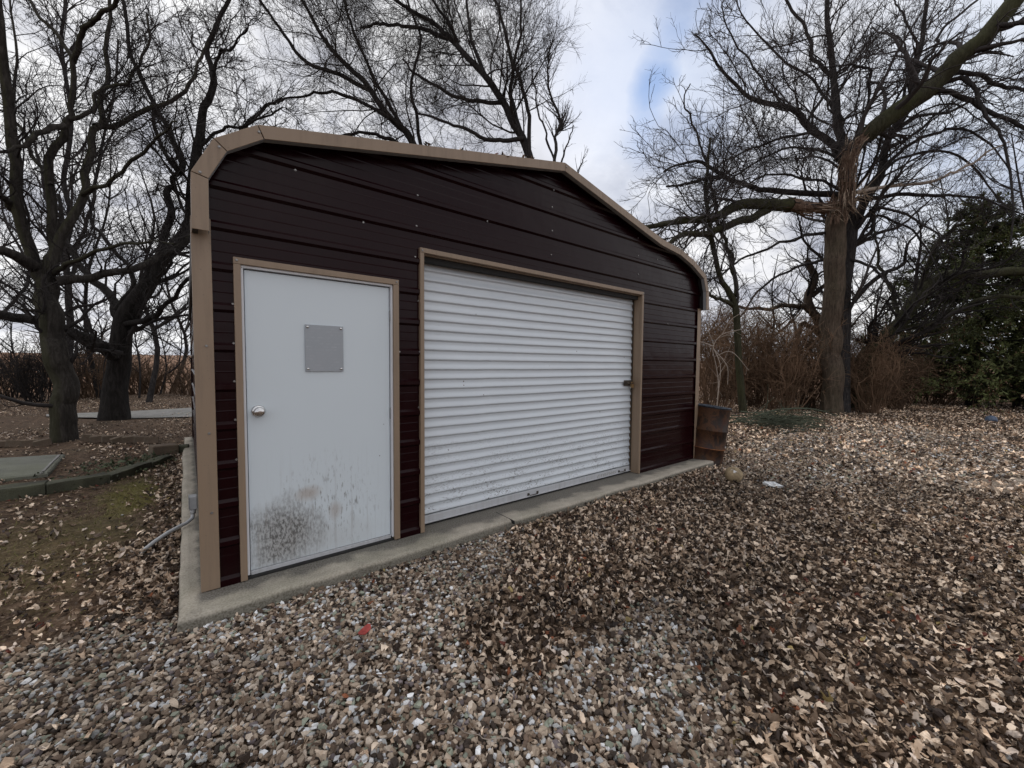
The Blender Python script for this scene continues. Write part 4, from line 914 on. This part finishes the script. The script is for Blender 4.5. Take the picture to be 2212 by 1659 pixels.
L6 = [([(1215, 850), (1205, 450), (1198, 345), (1200, 300), (1212, 262), (1190, 190), (1180, 130), (1195, 90)], d6, d6+.5, 9, 2.5), ([(1203, 380), (1222, 320), (1240, 270)], d6, d6+.3, 5, 2), ([(1202, 360), (1180, 290), (1160, 225), (1150, 150)], d6, d6-.4, 5, 2.5), ([(1215, 500), (1245, 380), (1262, 340)], d6, d6-.2, 5, 2)]
P, R = limbs_px(L6); build_tree('sapling', 'pale slender sapling poking up beside the roof peak', b6, P, R, [dict(dens=5, lf=.25, ang=(20, 45), rr=.6, M=6, up=.1, wander=.12, t0=.4, rmin=.006, Lmin=.25, Lmax=.9), dict(dens=6, lf=.4, ang=(20, 45), rr=.6, M=4, up=.08, wander=.14, t0=.2, rmin=.004, Lmin=.15, Lmax=.4)], M_bark_grey, M_twig2, 106, 8)

# the storm-broken tree on the right
d7 = 13.3
bd7 = at(1806, 905, d7)
L7 = [([(1799, 915), (1797, 860), (1796, 800), (1797, 749), (1799, 683), (1804, 616), (1807, 549), (1809, 490), (1810, 438)], d7, d7, 50, 46)]
Pm, Rm = limbs_px(L7); add_flare(Pm, Rm, 0, .25, 4)
L7b = [([(1818, 905), (1816, 816), (1818, 720), (1826, 600), (1836, 500), (1838, 430), (1830, 360), (1818, 300), (1808, 250), (1798, 183), (1796, 100), (1791, 33), (1786, -50)], d7+.35, d7+.7, 44, 9),
       ([(1838, 510), (1868, 440), (1897, 395), (1908, 333), (1931, 283), (1955, 247), (1971, 167), (1991, 100), (1995, 33), (2005, -50)], d7+.5, d7+.2, 30, 10),
       ([(1815, 345), (1798, 317), (1741, 267), (1715, 233), (1641, 217), (1591, 187), (1535, 113), (1500, 70)], d7+.6, d7-.6, 23, 3), ([(1797, 165), (1761, 127), (1741, 67), (1701, 0), (1680, -50)], d7+.7, d7+1.3, 12, 6),
       ([(1838, 400), (1841, 317), (1868, 250), (1881, 177), (1879, 150), (1850, 143), (1825, 143), (1758, 152), (1690, 190)], d7+.6, d7-.8, 12, 2.5), ([(1740, 268), (1775, 215), (1800, 180), (1850, 120), (1900, 60)], d7+.2, d7+1.5, 9, 4),
       ([(1978, 160), (2015, 110), (2040, 60), (2125, -10)], d7+.3, d7+1.2, 11, 6), ([(1830, 430), (1791, 420), (1691, 410), (1625, 403), (1558, 380), (1518, 353), (1475, 353), (1430, 370)], d7+.3, d7-1.2, 18, 4),
       ([(1558, 382), (1500, 392), (1440, 405)], d7-.8, d7-1.4, 10, 5), ([(1532, 365), (1515, 320), (1495, 260), (1478, 226), (1490, 180)], d7-.9, d7-.9, 7, 3),
       ([(1850, 430), (1900, 425), (2010, 420), (2100, 425), (2230, 470)], d7+.4, d7-1.4, 13, 3), ([(1860, 420), (1940, 330), (2020, 285), (2070, 278), (2140, 305), (2180, 370)], d7+.4, d7-1.0, 10, 3),
       ([(1842, 650), (1901, 596), (1951, 569), (1961, 533), (2010, 470)], d7+.3, d7-1.2, 14, 4), ([(1845, 530), (1880, 500), (1895, 450), (1990, 480), (2060, 560)], d7+.4, d7-1.0, 12, 3),
       ([(1800, 560), (1740, 570), (1660, 610), (1590, 690)], d7+.1, d7+1.4, 10, 4), ([(1836, 560), (1880, 575), (1930, 620), (1960, 690)], d7+.3, d7-.7, 9, 4), ([(1795, 500), (1700, 520), (1600, 560), (1520, 620)], d7+.1, d7+.9, 9, 4),
       ([(1820, 320), (1760, 290), (1680, 300), (1600, 330), (1540, 370)], d7+.5, d7-.9, 9, 3), ([(1822, 355), (1800, 338), (1720, 318), (1640, 345), (1570, 395), (1520, 470)], d7+.4, d7-1.6, 8, 2.5), ([(1824, 418), (1795, 402), (1740, 385), (1660, 375), (1590, 420), (1540, 500)], d7+.3, d7-1.9, 8, 2.5), ([(1812, 260), (1770, 190), (1690, 130), (1620, 60), (1590, 0)], d7+.7, d7+1.6, 9, 3), ([(1690, 228), (1640, 160), (1570, 60), (1560, 0)], d7+.1, d7+.5, 7, 2.5), ([(1890, 390), (1950, 340), (2040, 330), (2120, 380), (2180, 470)], d7+.5, d7+1.4, 9, 3), ([(1935, 280), (1990, 250), (2070, 235), (2150, 180), (2220, 150)], d7+.3, d7+1.6, 10, 3), ([(1850, 470), (1920, 470), (1990, 520), (2040, 610)], d7+.3, d7-.6, 8, 3), ([(1990, 110), (1960, 50), (1930, 0)], d7+.2, d7+.7, 8, 4)]
Pb, Rb = limbs_px(L7b); Rb[1:] *= .82
rng = np.random.default_rng(107)
T7 = thing('broken_tree', 'big storm-broken bare tree with torn reddish wood on its trunk', 'tree', tuple(bd7))
V, F = barky(Pm[0], Rm[0], 48, 150, .11, 5); mesh_np('trunk', V, F, M_bark_tan, T7, smooth=True, origin=bd7)
V, F = barky(Pb[0], Rb[0], 40, 140, .10, 6); mesh_np('second_trunk', V, F, M_bark_grey, T7, smooth=True, origin=bd7)
V, F = lumpy(Pb[1:], Rb[1:], rng, 12, .05); mesh_np('limbs', V, F, M_bark_grey, T7, smooth=True, origin=bd7)
lvR = [dict(dens=2.5, lf=.48, ang=(25, 65), rr=.34, M=10, up=.05, wander=.19, t0=.18, rmin=.013, Lmin=1.0, Lmax=3.3, S=5),
       dict(dens=4.0, lf=.45, ang=(25, 60), rr=.5, M=7, up=.06, wander=.21, t0=.15, rmin=.008, Lmin=.5, Lmax=1.8, S=4),
       dict(dens=8.6, lf=.42, ang=(25, 60), rr=.62, M=4, up=.07, wander=.2, t0=.1, rmin=.0048, Lmin=.22, Lmax=.8)]
cur = (Pb, Rb); parts = []
for lv in lvR:
    lv = dict(lv); S2 = lv.pop('S', 3); cur = spawn(*cur, rng, **lv); parts.append(tubes(*cur, S2))
V, F = merge(parts); mesh_np('crown', V, F, M_twig2, T7, smooth=True, origin=bd7)
# torn stubs and fibre at the break
def shards(pts_dirs, mat, name, parent, base, w=.05):
    m = MB()
    for p, d, L, ww in pts_dirs:
        p = np.asarray(p); d = nrm(np.asarray(d, float)[None])[0]; q = nrm(np.cross(d, rng.normal(size=3))[None])[0]; s = np.cross(d, q); b0 = p-base
        m.add([b0+q*ww, b0-q*ww*.6+s*ww*.5, b0-s*ww*.5, b0+d*L*.6+q*ww*.6, b0+d*L*.55-q*ww*.4+s*ww*.3, b0+d*L*.6-s*ww*.3, b0+d*L], [(0, 2, 1), (0, 1, 4, 3), (1, 2, 5, 4), (2, 0, 3, 5), (3, 4, 6), (4, 5, 6), (5, 3, 6)])
    return m.build(name, mat, parent)
sh = []
for i in range(46):
    u, v = rng.uniform(1788, 1846), rng.uniform(432, 462); sh.append((at(u, v, d7-.38+rng.uniform(0, .5)), (AU*rng.uniform(.5, 1.2)+AR*rng.normal(0, .25)), rng.uniform(.15, .5), rng.uniform(.025, .06)))
for i in range(30):
    u = rng.uniform(1785, 1835); sh.append((at(u, rng.uniform(440, 470), d7-.40), AU*-1+AR*rng.normal(0, .2), rng.uniform(.15, .35), rng.uniform(.03, .05)))
shards(sh, M_split, 'splintered_break', T7, bd7)
sh = []
for i in range(70):
    t_ = rng.random(); p = at(1795+t_*75, 455-t_*50+rng.normal(0, 6), d7-.42+rng.uniform(-.05, .1)); dd = AR*rng.uniform(.2, 1)+AU*rng.uniform(-.9, .7); sh.append((p, dd, rng.uniform(.3, 1.0), rng.uniform(.008, .02)))
shards(sh, M_fibre, 'torn_fibres', T7, bd7)
# the broken-off limb still hanging from the break, reaching up right
Lh = [([(1828, 425), (1830, 385), (1838, 330), (1862, 300), (1891, 277), (1958, 230), (2008, 197), (2041, 157), (2075, 127), (2125, 77), (2191, 0), (2250, -70)], d7-.55, d7-2.2, 30, 34),
      ([(2020, 185), (2060, 172), (2085, 170), (2108, 193), (2125, 250), (2158, 283), (2175, 333), (2188, 433), (2190, 520)], d7-1.3, d7-2.4, 14, 4), ([(1920, 255), (1980, 215), (2040, 200), (2110, 225), (2180, 260), (2240, 290)], d7-.8, d7-2.0, 11, 7),
      ([(2110, 95), (2150, 60), (2215, 48), (2260, 40)], d7-1.8, d7-2.6, 12, 8), ([(1950, 236), (1960, 170), (1985, 90), (2030, 20)], d7-.9, d7+.4, 8, 4), ([(2040, 160), (2100, 160), (2170, 190), (2240, 200)], d7-1.4, d7-.6, 11, 6)]
Ph, Rh = limbs_px(Lh); Rh[0] = np.interp(np.linspace(0, 1, ML), [0, .2, .3, .6, 1], np.array([26, 36, 36, 32, 30]))*(d7-1)/FPX/2
bh = at(1830, 425, d7-.55)
TH = thing('hanging_limb', 'thick olive broken limb hanging from the split trunk and rising to the upper right', 'broken limb', tuple(bh))
V, F = lumpy(Ph[1:], Rh[1:], rng, 12, .05); mesh_np('side_branches', V, F, M_bark_grey, TH, smooth=True, origin=bh)
kk = 7
V, F = lumpy(Ph[:1, kk-1:], Rh[:1, kk-1:], rng, 16, .05); mesh_np('limb', V, F, M_bark_moss, TH, smooth=True, origin=bh)
Ps = Ph[:1, :kk]; V, F = lumpy(np.stack([spline(Ps[0], 26)]), np.stack([np.interp(np.linspace(0, 1, 26), np.linspace(0, 1, kk), Rh[0, :kk]*np.linspace(.60, .85, kk))]), rng, 14, .16); mesh_np('torn_end', V, F, M_split, TH, origin=bh)
sh = [(at(rng.uniform(1822, 1846), rng.uniform(325, 420), d7-.78+rng.uniform(0, .15)), -AU+AR*rng.normal(0, .12), rng.uniform(.3, .8), rng.uniform(.02, .045)) for i in range(46)]
shards(sh, M_split, 'splinters', TH, bh)
sh = [(at(rng.uniform(1822, 1848), rng.uniform(300, 425), d7-.80+rng.uniform(0, .18)), -AU*rng.choice([1, -1], p=[.7, .3])+AR*rng.normal(0, .16), rng.uniform(.25, .7), rng.uniform(.010, .028)) for i in range(60)]
shards(sh, M_fibre, 'pale_splinters', TH, bh)
def along(path, radii, n, k1, w0, w1, L0, L1):
    out = []
    for _ in range(n):
        t = rng.random()*(k1-1); i = min(int(t), k1-2); f = t-i; p = path[i]*(1-f)+path[i+1]*f; d = nrm((path[i+1]-path[i])[None])[0]; q = nrm(np.cross(d, rng.normal(size=3))[None])[0]; r0 = radii[i]*rng.uniform(.45, 1.02)
        out.append((p+q*r0, d*rng.choice([1, -1])+q*rng.uniform(-.02, .16), rng.uniform(L0, L1), rng.uniform(w0, w1)))
    return out
shards(along(Ph[0], Rh[0], 80, kk, .02, .055, .3, .8), M_split, 'split_slabs', TH, bh); shards(along(Ph[0], Rh[0], 60, kk, .008, .022, .25, .8), M_fibre, 'torn_fibres', TH, bh); shards(along(Ph[0], Rh[0], 40, kk+1, .02, .05, .25, .6), M_bark_grey, 'bark_strips', TH, bh)
cur = (Ph, Rh); parts = []
for lv in lvR:
    lv = dict(lv); S2 = lv.pop('S', 3); lv['up'] = lv['up']-.07; lv['dens'] *= .9; cur = spawn(*cur, rng, **lv); parts.append(tubes(*cur, S2))
V, F = merge(parts); mesh_np('crown', V, F, M_twig2, TH, smooth=True, origin=bh)
# fallen left limb resting horizontally from the break
Lf = [([(1786, 451), (1740, 447), (1708, 444), (1660, 440), (1598, 444), (1560, 460), (1525, 474), (1475, 478), (1420, 486), (1360, 500)], d7-.35, d7-2.4, 30, 7), ([(1660, 450), (1625, 470), (1575, 490), (1520, 503), (1475, 511), (1440, 528), (1400, 555)], d7-.9, d7-2.4, 19, 6)]
Pf, Rf = limbs_px(Lf); bf = at(1786, 451, d7-.35)
TF = thing('split_limb', 'torn limb with reddish split wood reaching left from the broken trunk', 'broken limb', tuple(bf))
V, F = lumpy(np.stack([Pf[0, 5:]]), np.stack([Rf[0, 5:]]), rng, 14, .05); V2, F2 = lumpy(Pf[1:], Rf[1:], rng, 12, .05); V, F = merge([(V, F), (V2, F2)])
mesh_np('limb', V, F, M_bark_moss, TF, smooth=True, origin=bf)
V, F = lumpy(np.stack([spline(Pf[0, :6], 20)]), np.stack([np.interp(np.linspace(0, 1, 20), np.linspace(0, 1, 6), Rf[0, :6]*np.linspace(.6, 1, 6))]), rng, 12, .16); mesh_np('torn_end', V, F, M_split, TF, origin=bf)
sh = [(at(rng.uniform(1690, 1785), rng.uniform(438, 458), d7-.62+rng.uniform(0, .15)), AR*1.0+AU*rng.normal(0, .08), rng.uniform(.3, .9), rng.uniform(.02, .04)) for i in range(30)]
shards(sh, M_split, 'splinters', TF, bf)
sh = [(at(rng.uniform(1650, 1780), rng.uniform(438, 458), d7-.66+rng.uniform(0, .15)), AR*1.0+AU*rng.normal(0, .10), rng.uniform(.2, .8), rng.uniform(.01, .025)) for i in range(40)]
shards(sh, M_fibre, 'pale_splinters', TF, bf)
shards(along(Pf[0], Rf[0], 60, 6, .02, .045, .3, .8), M_split, 'split_slabs', TF, bf); shards(along(Pf[0], Rf[0], 40, 7, .01, .03, .25, .7), M_bark_grey, 'bark_strips', TF, bf)
cur = (Pf, Rf); parts = []
for lv in lvR:
    lv = dict(lv); S2 = lv.pop('S', 3); lv['up'] = lv['up']-.08; lv['t0'] = .45; cur = spawn(*cur, rng, **lv); parts.append(tubes(*cur, S2))
V, F = merge(parts); mesh_np('crown', V, F, M_twig2, TF, smooth=True, origin=bf)
# bleached dead limb
Ld = [([(1850, 416), (1905, 405), (1975, 397), (2035, 383), (2075, 367), (2130, 335), (2178, 308)], d7-.3, d7-1.6, 9, 3)]
P, R = limbs_px(Ld); bb = at(1850, 416, d7-.3); cur = spawn(P, R, rng, 3, .3, (20, 50), .5, 6, 0, .12, rmin=.006, Lmin=.3, Lmax=1.2); V, F = merge([tubes(P, R, 8), tubes(*cur, 3)])
tag(mesh_np('dead_branch', V, F, M_pale, origin=bb), 'bleached pale dead branch hanging right of the broken trunk', 'dead branch')

# other right-hand trees
d8 = 12.4
L8 = [([(1606, 890), (1598, 816), (1592, 703), (1581, 649), (1558, 599), (1538, 533), (1531, 480), (1521, 417), (1528, 350), (1533, 298)], d8, d8, 18, 5), ([(1590, 640), (1586, 600), (1570, 540), (1560, 500), (1540, 430), (1530, 380)], d8, d8+.7, 11, 6), ([(1585, 660), (1540, 640), (1490, 620)], d8, d8-1, 9, 4)]
P, R = limbs_px(L8); build_tree('bare_tree', 'thin mossy leaning tree just right of the garage roof corner', at(1606, 885, d8), P, R, lvC, M_bark_moss, M_twig2, 108, 12)
d9 = 14.6
L9 = [([(1848, 880), (1856, 830), (1872, 769), (1905, 735), (1941, 703), (1991, 633), (2041, 599), (2120, 590), (2220, 585)], d9, d9-.8, 40, 20), ([(1985, 640), (2010, 560), (2050, 500), (2120, 470)], d9-.3, d9-1.2, 16, 6), ([(1930, 710), (2010, 700), (2110, 650), (2220, 640)], d9-.2, d9-1.8, 15, 7), ([(1941, 703), (1930, 640), (1900, 570), (1890, 500)], d9, d9+1, 12, 5)]
P, R = limbs_px(L9); build_tree('leaning_tree', 'mossy trunk leaning far right behind the broken tree', at(1848, 878, d9), P, R, lvR, M_bark_moss, M_twig, 109, 14)
d10 = 15.2
L10 = [([(1830, 860), (1810, 790), (1790, 740), (1765, 690), (1750, 650), (1756, 600), (1745, 560)], d10, d10, 26, 16), ([(1765, 690), (1740, 665), (1700, 660), (1640, 668), (1590, 660)], d10, d10-1.3, 12, 5), ([(1754, 640), (1790, 610), (1830, 590)], d10, d10-.5, 11, 5), ([(1780, 730), (1735, 700), (1720, 740), (1705, 800)], d10, d10-.8, 12, 5)]
P, R = limbs_px(L10); build_tree('snapped_tree', 'snapped brown stub of a tree bending left behind the broken tree', at(1830, 858, d10), P, R, [dict(lvR[0], dens=2.0), lvR[1], lvR[2]], M_bark_tan, M_twig, 110, 14)

# rows of bare trees further back
def wild_tree(u, d, h, lean, seed, label, name='bare_tree', group=None, mat=M_bark_grey, tw=M_far, spread=1.0, w=.10, dens=1.0):
    r = np.random.default_rng(seed); b = at(u, 840, d); b[2] = gz(b[0], b[1])-.05; limbs = []
    top = b+np.array([AR[0]*lean, AR[1]*lean, h]); mid = [b*(1-t)+top*t+np.r_[r.normal(0, .03*h, 2), 0]*(t > 0) for t in (0, .25, .5, .75, 1)]
    limbs.append((mid, w, w*.15)); tr = spline(mid, 20)
    for k in range(int(6+h*.5)):
        t = r.uniform(.2, .85); p = tr[int(t*19)]; a = r.uniform(0, 6.28); L = h*r.uniform(.25, .5)*(1.15-t)*spread
        q = p+np.array([math.cos(a)*L*.5, math.sin(a)*L*.5, L*.45]); e = q+np.array([math.cos(a+r.normal(0, .4))*L*.35, math.sin(a)*L*.35, L*.55])
        limbs.append(([p, q, e], w*(1-t)*.6+.012, .008))
    P, R = limb_set(limbs, 14); k = d/14
    lv = [dict(dens=2.0*dens/k**.5, lf=.42, ang=(25, 65), rr=.38, M=7, up=.10, wander=.18, t0=.2, rmin=.010*k, Lmin=.6, Lmax=2.6), dict(dens=3.0*dens/k**.5, lf=.42, ang=(25, 60), rr=.55, M=5, up=.07, wander=.2, t0=.1, rmin=.0065*k, Lmin=.35, Lmax=1.2), dict(dens=3.6*dens/k**.5, lf=.5, ang=(25, 60), rr=.6, M=4, up=.05, wander=.2, t0=.1, rmin=.0045*k, Lmin=.25, Lmax=.8)]
    return build_tree(name, label, b, P, R, lv, mat, tw, seed, 8, .04, group)
GB = 'bare trees standing far behind the garage'
wt = [(-60, 13, 9.5, .3, 'tall bare tree at the very left edge behind the mossy tree'), (45, 19, 11, -.4, 'slender bare tree far behind the left limb of the mossy tree'), (215, 17, 10.5, .3, 'bare tree seen between the two big left trunks'), (320, 15.5, 9, .2, 'pale forked bare tree right of the dark leaning trunk'),
      (372, 22, 10, 0, 'thin bare tree close to the left wall of the garage'), (480, 18, 12.5, .5, 'bare tree rising behind the left shoulder of the roof'), (640, 19, 13.0, -.6, 'bare tree behind the left slope of the roof'), (760, 22, 13.5, .4, 'tall bare tree far behind the left roof slope'), (1000, 21, 12, -.3, 'bare tree far behind between the two arching trees')]
for i, (u, d, h, ln, lb) in enumerate(wt): wild_tree(u, d, h, ln, 200+i, lb, group=GB)
wr = [(1500, 20, 7.0, .2, 'low bare tree seen just past the right roof corner'), (1660, 22, 7.5, 0, 'upright bare tree in the gap left of the broken tree'), (1720, 26, 8, 0, 'distant bare tree close left of the broken trunk'), (1920, 23, 7.5, .3, 'bare tree in the gap between broken tree and evergreen'), (2030, 20, 11, -.5, 'bare tree standing behind the evergreen'), (2200, 16, 10.5, -.6, 'bare tree at the right edge beside the evergreen')]
for i, (u, d, h, ln, lb) in enumerate(wr): wild_tree(u, d, h, ln, 230+i, lb, group='bare trees beyond the drive', tw=M_far)
# thin saplings along the far field edge at left
sl_ = ['leftmost thin sapling before the far field', 'second thin sapling before the far field, right of the mossy trunk', 'thin sapling left of the dark leaning trunk', 'thin sapling just right of the dark leaning trunk', 'bent thin sapling midway between leaning trunk and garage', 'thin sapling nearest the garage wall']
for i, u in enumerate((25, 178, 212, 300, 345, 395)): wild_tree(u, 17+1.5*(i % 3), 4.5+.6*(i % 2), .3*(-1)**i, 260+i, sl_[i], 'sapling', 'thin saplings before the far field', w=.04, spread=.8)

# evergreen at the right
def evergreen(u, d, h, rad_, seed, label, n_b=150):
    r = np.random.default_rng(seed); b = at(u, 850, d); b[2] = GZ-.05
    T = thing('evergreen_tree', label, 'evergreen', tuple(b))
    tr = spline([b, b+np.array([0, 0, h*.5]), b+np.array([.1, 0, h])], 20); V, F = lumpy(tr[None], np.linspace(.20, .02, 20)[None], r, 10, .05); mesh_np('trunk', V, F, M_bark_dark, T, smooth=True, origin=b)
    limbs = []
    for k in range(n_b):
        t = r.uniform(.06, .97)**.9; p = tr[int(t*19)]; a = r.uniform(0, 6.28); L = rad_*(1-t**1.9)*r.uniform(.45, 1.1)+.25
        e = np.array([math.cos(a), math.sin(a), 0])*L; limbs.append(([p, p+e*.5+np.array([0, 0, -.02*L+.1*t]), p+e+np.array([0, 0, -.12*L+.35*t])], .03, .008))
    P, R = limb_set(limbs, 9); Q, RR = spawn(P, R, r, 7, .30, (30, 65), .5, 5, .04, .14, t0=.15, rmin=.005, Lmin=.25, Lmax=.9)
    V, F = merge([tubes(P, R, 4), tubes(Q, RR, 3)]); mesh_np('branches', V, F, M_bark_dark, T, smooth=True, origin=b)
    # foliage: small flat sprays along the twigs
    K = len(Q)*30; i = r.integers(0, len(Q), K); x = r.random(K)*3.999; j = x.astype(int); f = (x-j)[:, None]; p = Q[i, j]*(1-f)+Q[i, j+1]*f; d0 = nrm(Q[i, j+1]-Q[i, j])
    dr = nrm(d0+r.normal(0, .55, (K, 3))+np.array([0, 0, -.12])); s = nrm(np.cross(dr, r.normal(size=(K, 3)))); L = r.uniform(.06, .18, K)[:, None]; w = L*r.uniform(.08, .16, K)[:, None]
    V = np.stack([p-s*w*.4, p+dr*L*.55-s*w, p+dr*L, p+dr*L*.55+s*w, ], 1).reshape(-1, 3); F = np.arange(K*4).reshape(K, 4)
    tw = vnoise(p[:, 0]*1.5, p[:, 1]*1.5+p[:, 2]*1.7, 1., seed)[:, None]
    c = np.where(r.random((K, 1)) < .05+.10*(tw > .68), np.array([(.12, .065, .035)]), np.array([(.084, .098, .036)])*(.3+1.6*tw)*r.uniform(.7, 1.35, (K, 1)))
    mesh_np('foliage', V, F, M_needle, T, col=np.repeat(c, 4, axis=0), origin=b)
evergreen(2100, 16.5, 8.4, 4.3, 301, 'dense dark green evergreen tree behind the drive on the right', 320)
evergreen(2290, 15.0, 7.0, 2.8, 302, 'evergreen cut off by the right edge of the view', 150)

# brushy shrubs
def shrub(u, d, w, h, seed, label, mat, group, name='brush_shrub', n=40, dens=1.0, v0=860):
    r = np.random.default_rng(seed); b = at(u, v0, d); b[2] = gz(b[0], b[1])-.03; limbs = []
    for k in range(n):
        a = r.uniform(0, 6.28); s = r.uniform(.1, 1)**.7*w*.5; p = b+np.array([math.cos(a)*s*.45, math.sin(a)*s*.45, 0]); L = h*r.uniform(.5, 1.08)
        e = p+np.array([math.cos(a)*s*.75+r.normal(0, .1), math.sin(a)*s*.75+r.normal(0, .1), L]); m_ = (p+e)/2+np.r_[r.normal(0, .08*h, 2), L*.12]
        limbs.append(([p, m_, e], r.uniform(.009, .020)*d/13, .005*d/13))
    P, R = limb_set(limbs, 10, .03); k = d/13; A = spawn(P, R, r, 2.6*dens, .45, (20, 65), .6, 7, .0, .26, t0=.1, rmin=.0065*k, Lmin=.35, Lmax=1.3); Bq = spawn(*A, r, 3.0*dens, .5, (20, 65), .65, 4, -.02, .26, t0=.1, rmin=.005*k, Lmin=.2, Lmax=.6)
    V, F = merge([tubes(P, R, 5), tubes(*A, 3), tubes(*Bq, 3)]); o = mesh_np(name, V, F, mat, origin=b, smooth=True); tag(o, label, 'shrub', group); return o
GR = 'leafless brown shrubs along the drive edge'
for i, (u, d, w, h, lb, mt) in enumerate([(1545, 14.5, 2.4, 3.0, 'brown leafless shrub right behind the barrel', M_brown), (1625, 15.5, 2.6, 2.9, 'tangled brown shrub right of the thin mossy tree', M_brown2), (1690, 13.8, 2.2, 2.6, 'light brown shrub with pale stems left of the broken trunk', M_brown), (1755, 15.0, 2.4, 3.0, 'brown shrub touching the left side of the broken trunk', M_brown2),
      (1880, 13.6, 1.5, 2.2, 'brown shrub at the right foot of the broken trunk', M_brown), (1925, 15.2, 2.0, 2.5, 'dull brown shrub between broken trunk and evergreen', M_brown2), (2010, 17.0, 3.2, 1.3, 'low dark shrub beneath the evergreen', M_brown2), (1580, 19, 4, 3.0, 'distant brown thicket behind the thin mossy tree', M_brown2), (1700, 20, 4.5, 2.9, 'distant brown thicket left of the broken tree', M_brown2), (1850, 20, 4.5, 2.9, 'distant brown thicket right behind the broken tree', M_brown2)]):
    shrub(u, d, w, h*1.15, 400+i, lb, mt, GR, n=58, dens=1.25)
GL = 'leafless shrubs along the far yard edge'
for i, (u, d, w, h, lb, mt) in enumerate([(-40, 16, 3.2, 1.9, 'brown shrub at the far left edge of the yard', M_brown2), (40, 17, 3.0, 1.7, 'dark leafless shrub left of the mossy trunk', M_twig), (95, 15, 2.2, 2.2, 'arching dark shrub just left of the mossy trunk', M_twig), (190, 17, 2.6, 2.6, 'brown shrub between the two big left trunks', M_brown2), (300, 19, 3.2, 1.7, 'brown shrub right of the dark leaning trunk', M_brown2), (352, 20, 3.6, 1.7, 'brown shrub midway to the garage wall', M_brown2), (410, 19, 3.0, 1.8, 'brown shrub beside the garage wall', M_brown2), (225, 22, 4, 2.0, 'brown shrub behind the dark leaning trunk', M_brown2), (120, 23, 5, 1.9, 'wide brown shrub behind the mossy trunk', M_brown2), (10, 24, 5, 1.9, 'wide brown shrub behind the left edge of the yard', M_brown2)]):
    shrub(u, d, w, h, 430+i, lb, mt, GL, n=50, dens=1.1)
# pale drooping branch beside the barrel, brush pile and lying branches
def lying(name, limbs, label, cat, mat, seed, lv=None):
    r = np.random.default_rng(seed); P, R = limb_set(limbs, 14); b = P[0, 0].copy()
    A = spawn(P, R, r, 2.2, .35, (20, 60), .6, 6, .02, .15, rmin=.006, Lmin=.2, Lmax=.9); V, F = merge([tubes(P, R, 7), tubes(*A, 3)]); V[:, 2] = np.maximum(V[:, 2], gz(V[:, 0], V[:, 1])+.004)
    tag(mesh_np(name, V, F, mat, origin=b, smooth=True), label, cat)
db = 12.2
lying('pale_shrub', [pxlimb([(1548, 885), (1552, 830), (1546, 785), (1540, 750), (1560, 722), (1600, 712)], db, db, 2.6, 1.3), pxlimb([(1540, 752), (1570, 790), (1572, 830)], db, db-.4, 2.2, 1), pxlimb([(1542, 748), (1510, 738), (1480, 742)], db, db-.2, 2.2, 1), pxlimb([(1541, 752), (1556, 790), (1552, 850)], db, db-.5, 2, 1), pxlimb([(1560, 722), (1580, 690), (1610, 672)], db, db-.3, 1.8, .9), pxlimb([(1542, 745), (1530, 710), (1536, 680)], db, db+.2, 1.8, .9), pxlimb([(1545, 770), (1580, 760), (1618, 800)], db, db-.6, 1.9, .9)], 'pale arching branches of a bare shrub right of the garage corner', 'shrub', M_pale, 501)
lying('fallen_branch', [pxlimb([(1563, 916), (1610, 906), (1675, 886), (1750, 883), (1815, 899)], 12.0, 12.6, 5, 2.5)], 'bent fallen branch on the ground between barrel and broken tree', 'fallen branch', M_green_twig, 502)
lying('fallen_branch', [pxlimb([(1690, 914), (1760, 911), (1835, 906)], 12.1, 12.4, 5, 2.5), pxlimb([(1740, 912), (1770, 925), (1815, 932)], 12.2, 11.6, 3, 1.5)], 'straight pale branch on the ground at the foot of the broken tree', 'fallen branch', M_pale, 503)
r = np.random.default_rng(504); bpz = gnd(1685, 928); limbs = []
for k in range(110):
    c = bpz+np.r_[r.normal(0, .75), r.normal(0, .40), 0]+np.array([.2, .1, r.uniform(.02, .3)]); a = r.normal(.8, .7); L = r.uniform(.4, 1.3); dv_ = np.array([math.cos(a), -math.sin(a), r.normal(.05, .18)])*L/2
    limbs.append(([c-dv_, c+np.r_[r.normal(0, .05, 2), .05], c+dv_], r.uniform(.006, .018), .004))
P, R = limb_set(limbs, 8); A = spawn(P, R, r, 4, .4, (20, 60), .6, 5, .02, .18, rmin=.004, Lmin=.15, Lmax=.5); V, F = merge([tubes(P, R, 5), tubes(*A, 3)]); V[:, 2] = np.maximum(V[:, 2], gz(V[:, 0], V[:, 1])+.004)
tag(mesh_np('brush_pile', V, F, M_green_twig, origin=bpz, smooth=True), 'heap of dark greenish cut twigs on the ground before the broken tree', 'brush pile')
for i, (u, v, h, ln, lb) in enumerate([(1990, 873, 1.6, .6, 'slanting bare sapling stem under the evergreen'), (2008, 878, 1.2, 0, 'dark upright stem under the evergreen'), (2100, 880, .7, .0, 'short brown stalk left of the blue jug'), (2117, 880, .75, 0, 'second short brown stalk left of the blue jug'), (2190, 884, 2.2, -.7, 'slanting greenish stem right of the blue jug')]):
    p = gnd(u, v); p = CAMP+(p-CAMP)*.8 if i > 9 else p; e = p+np.array([AR[0]*ln, AR[1]*ln, h]); lying('young_sapling', [([p-np.array([0, 0, .05]), (p+e)/2+AR*.04, e], .022, .008)], lb, 'stem', M_bark_moss if i in (0, 4) else M_brown2, 520+i)
print('faces', sum(len(o.data.polygons) for o in C.objects if o.type == 'MESH'), 'objects', len(C.objects))
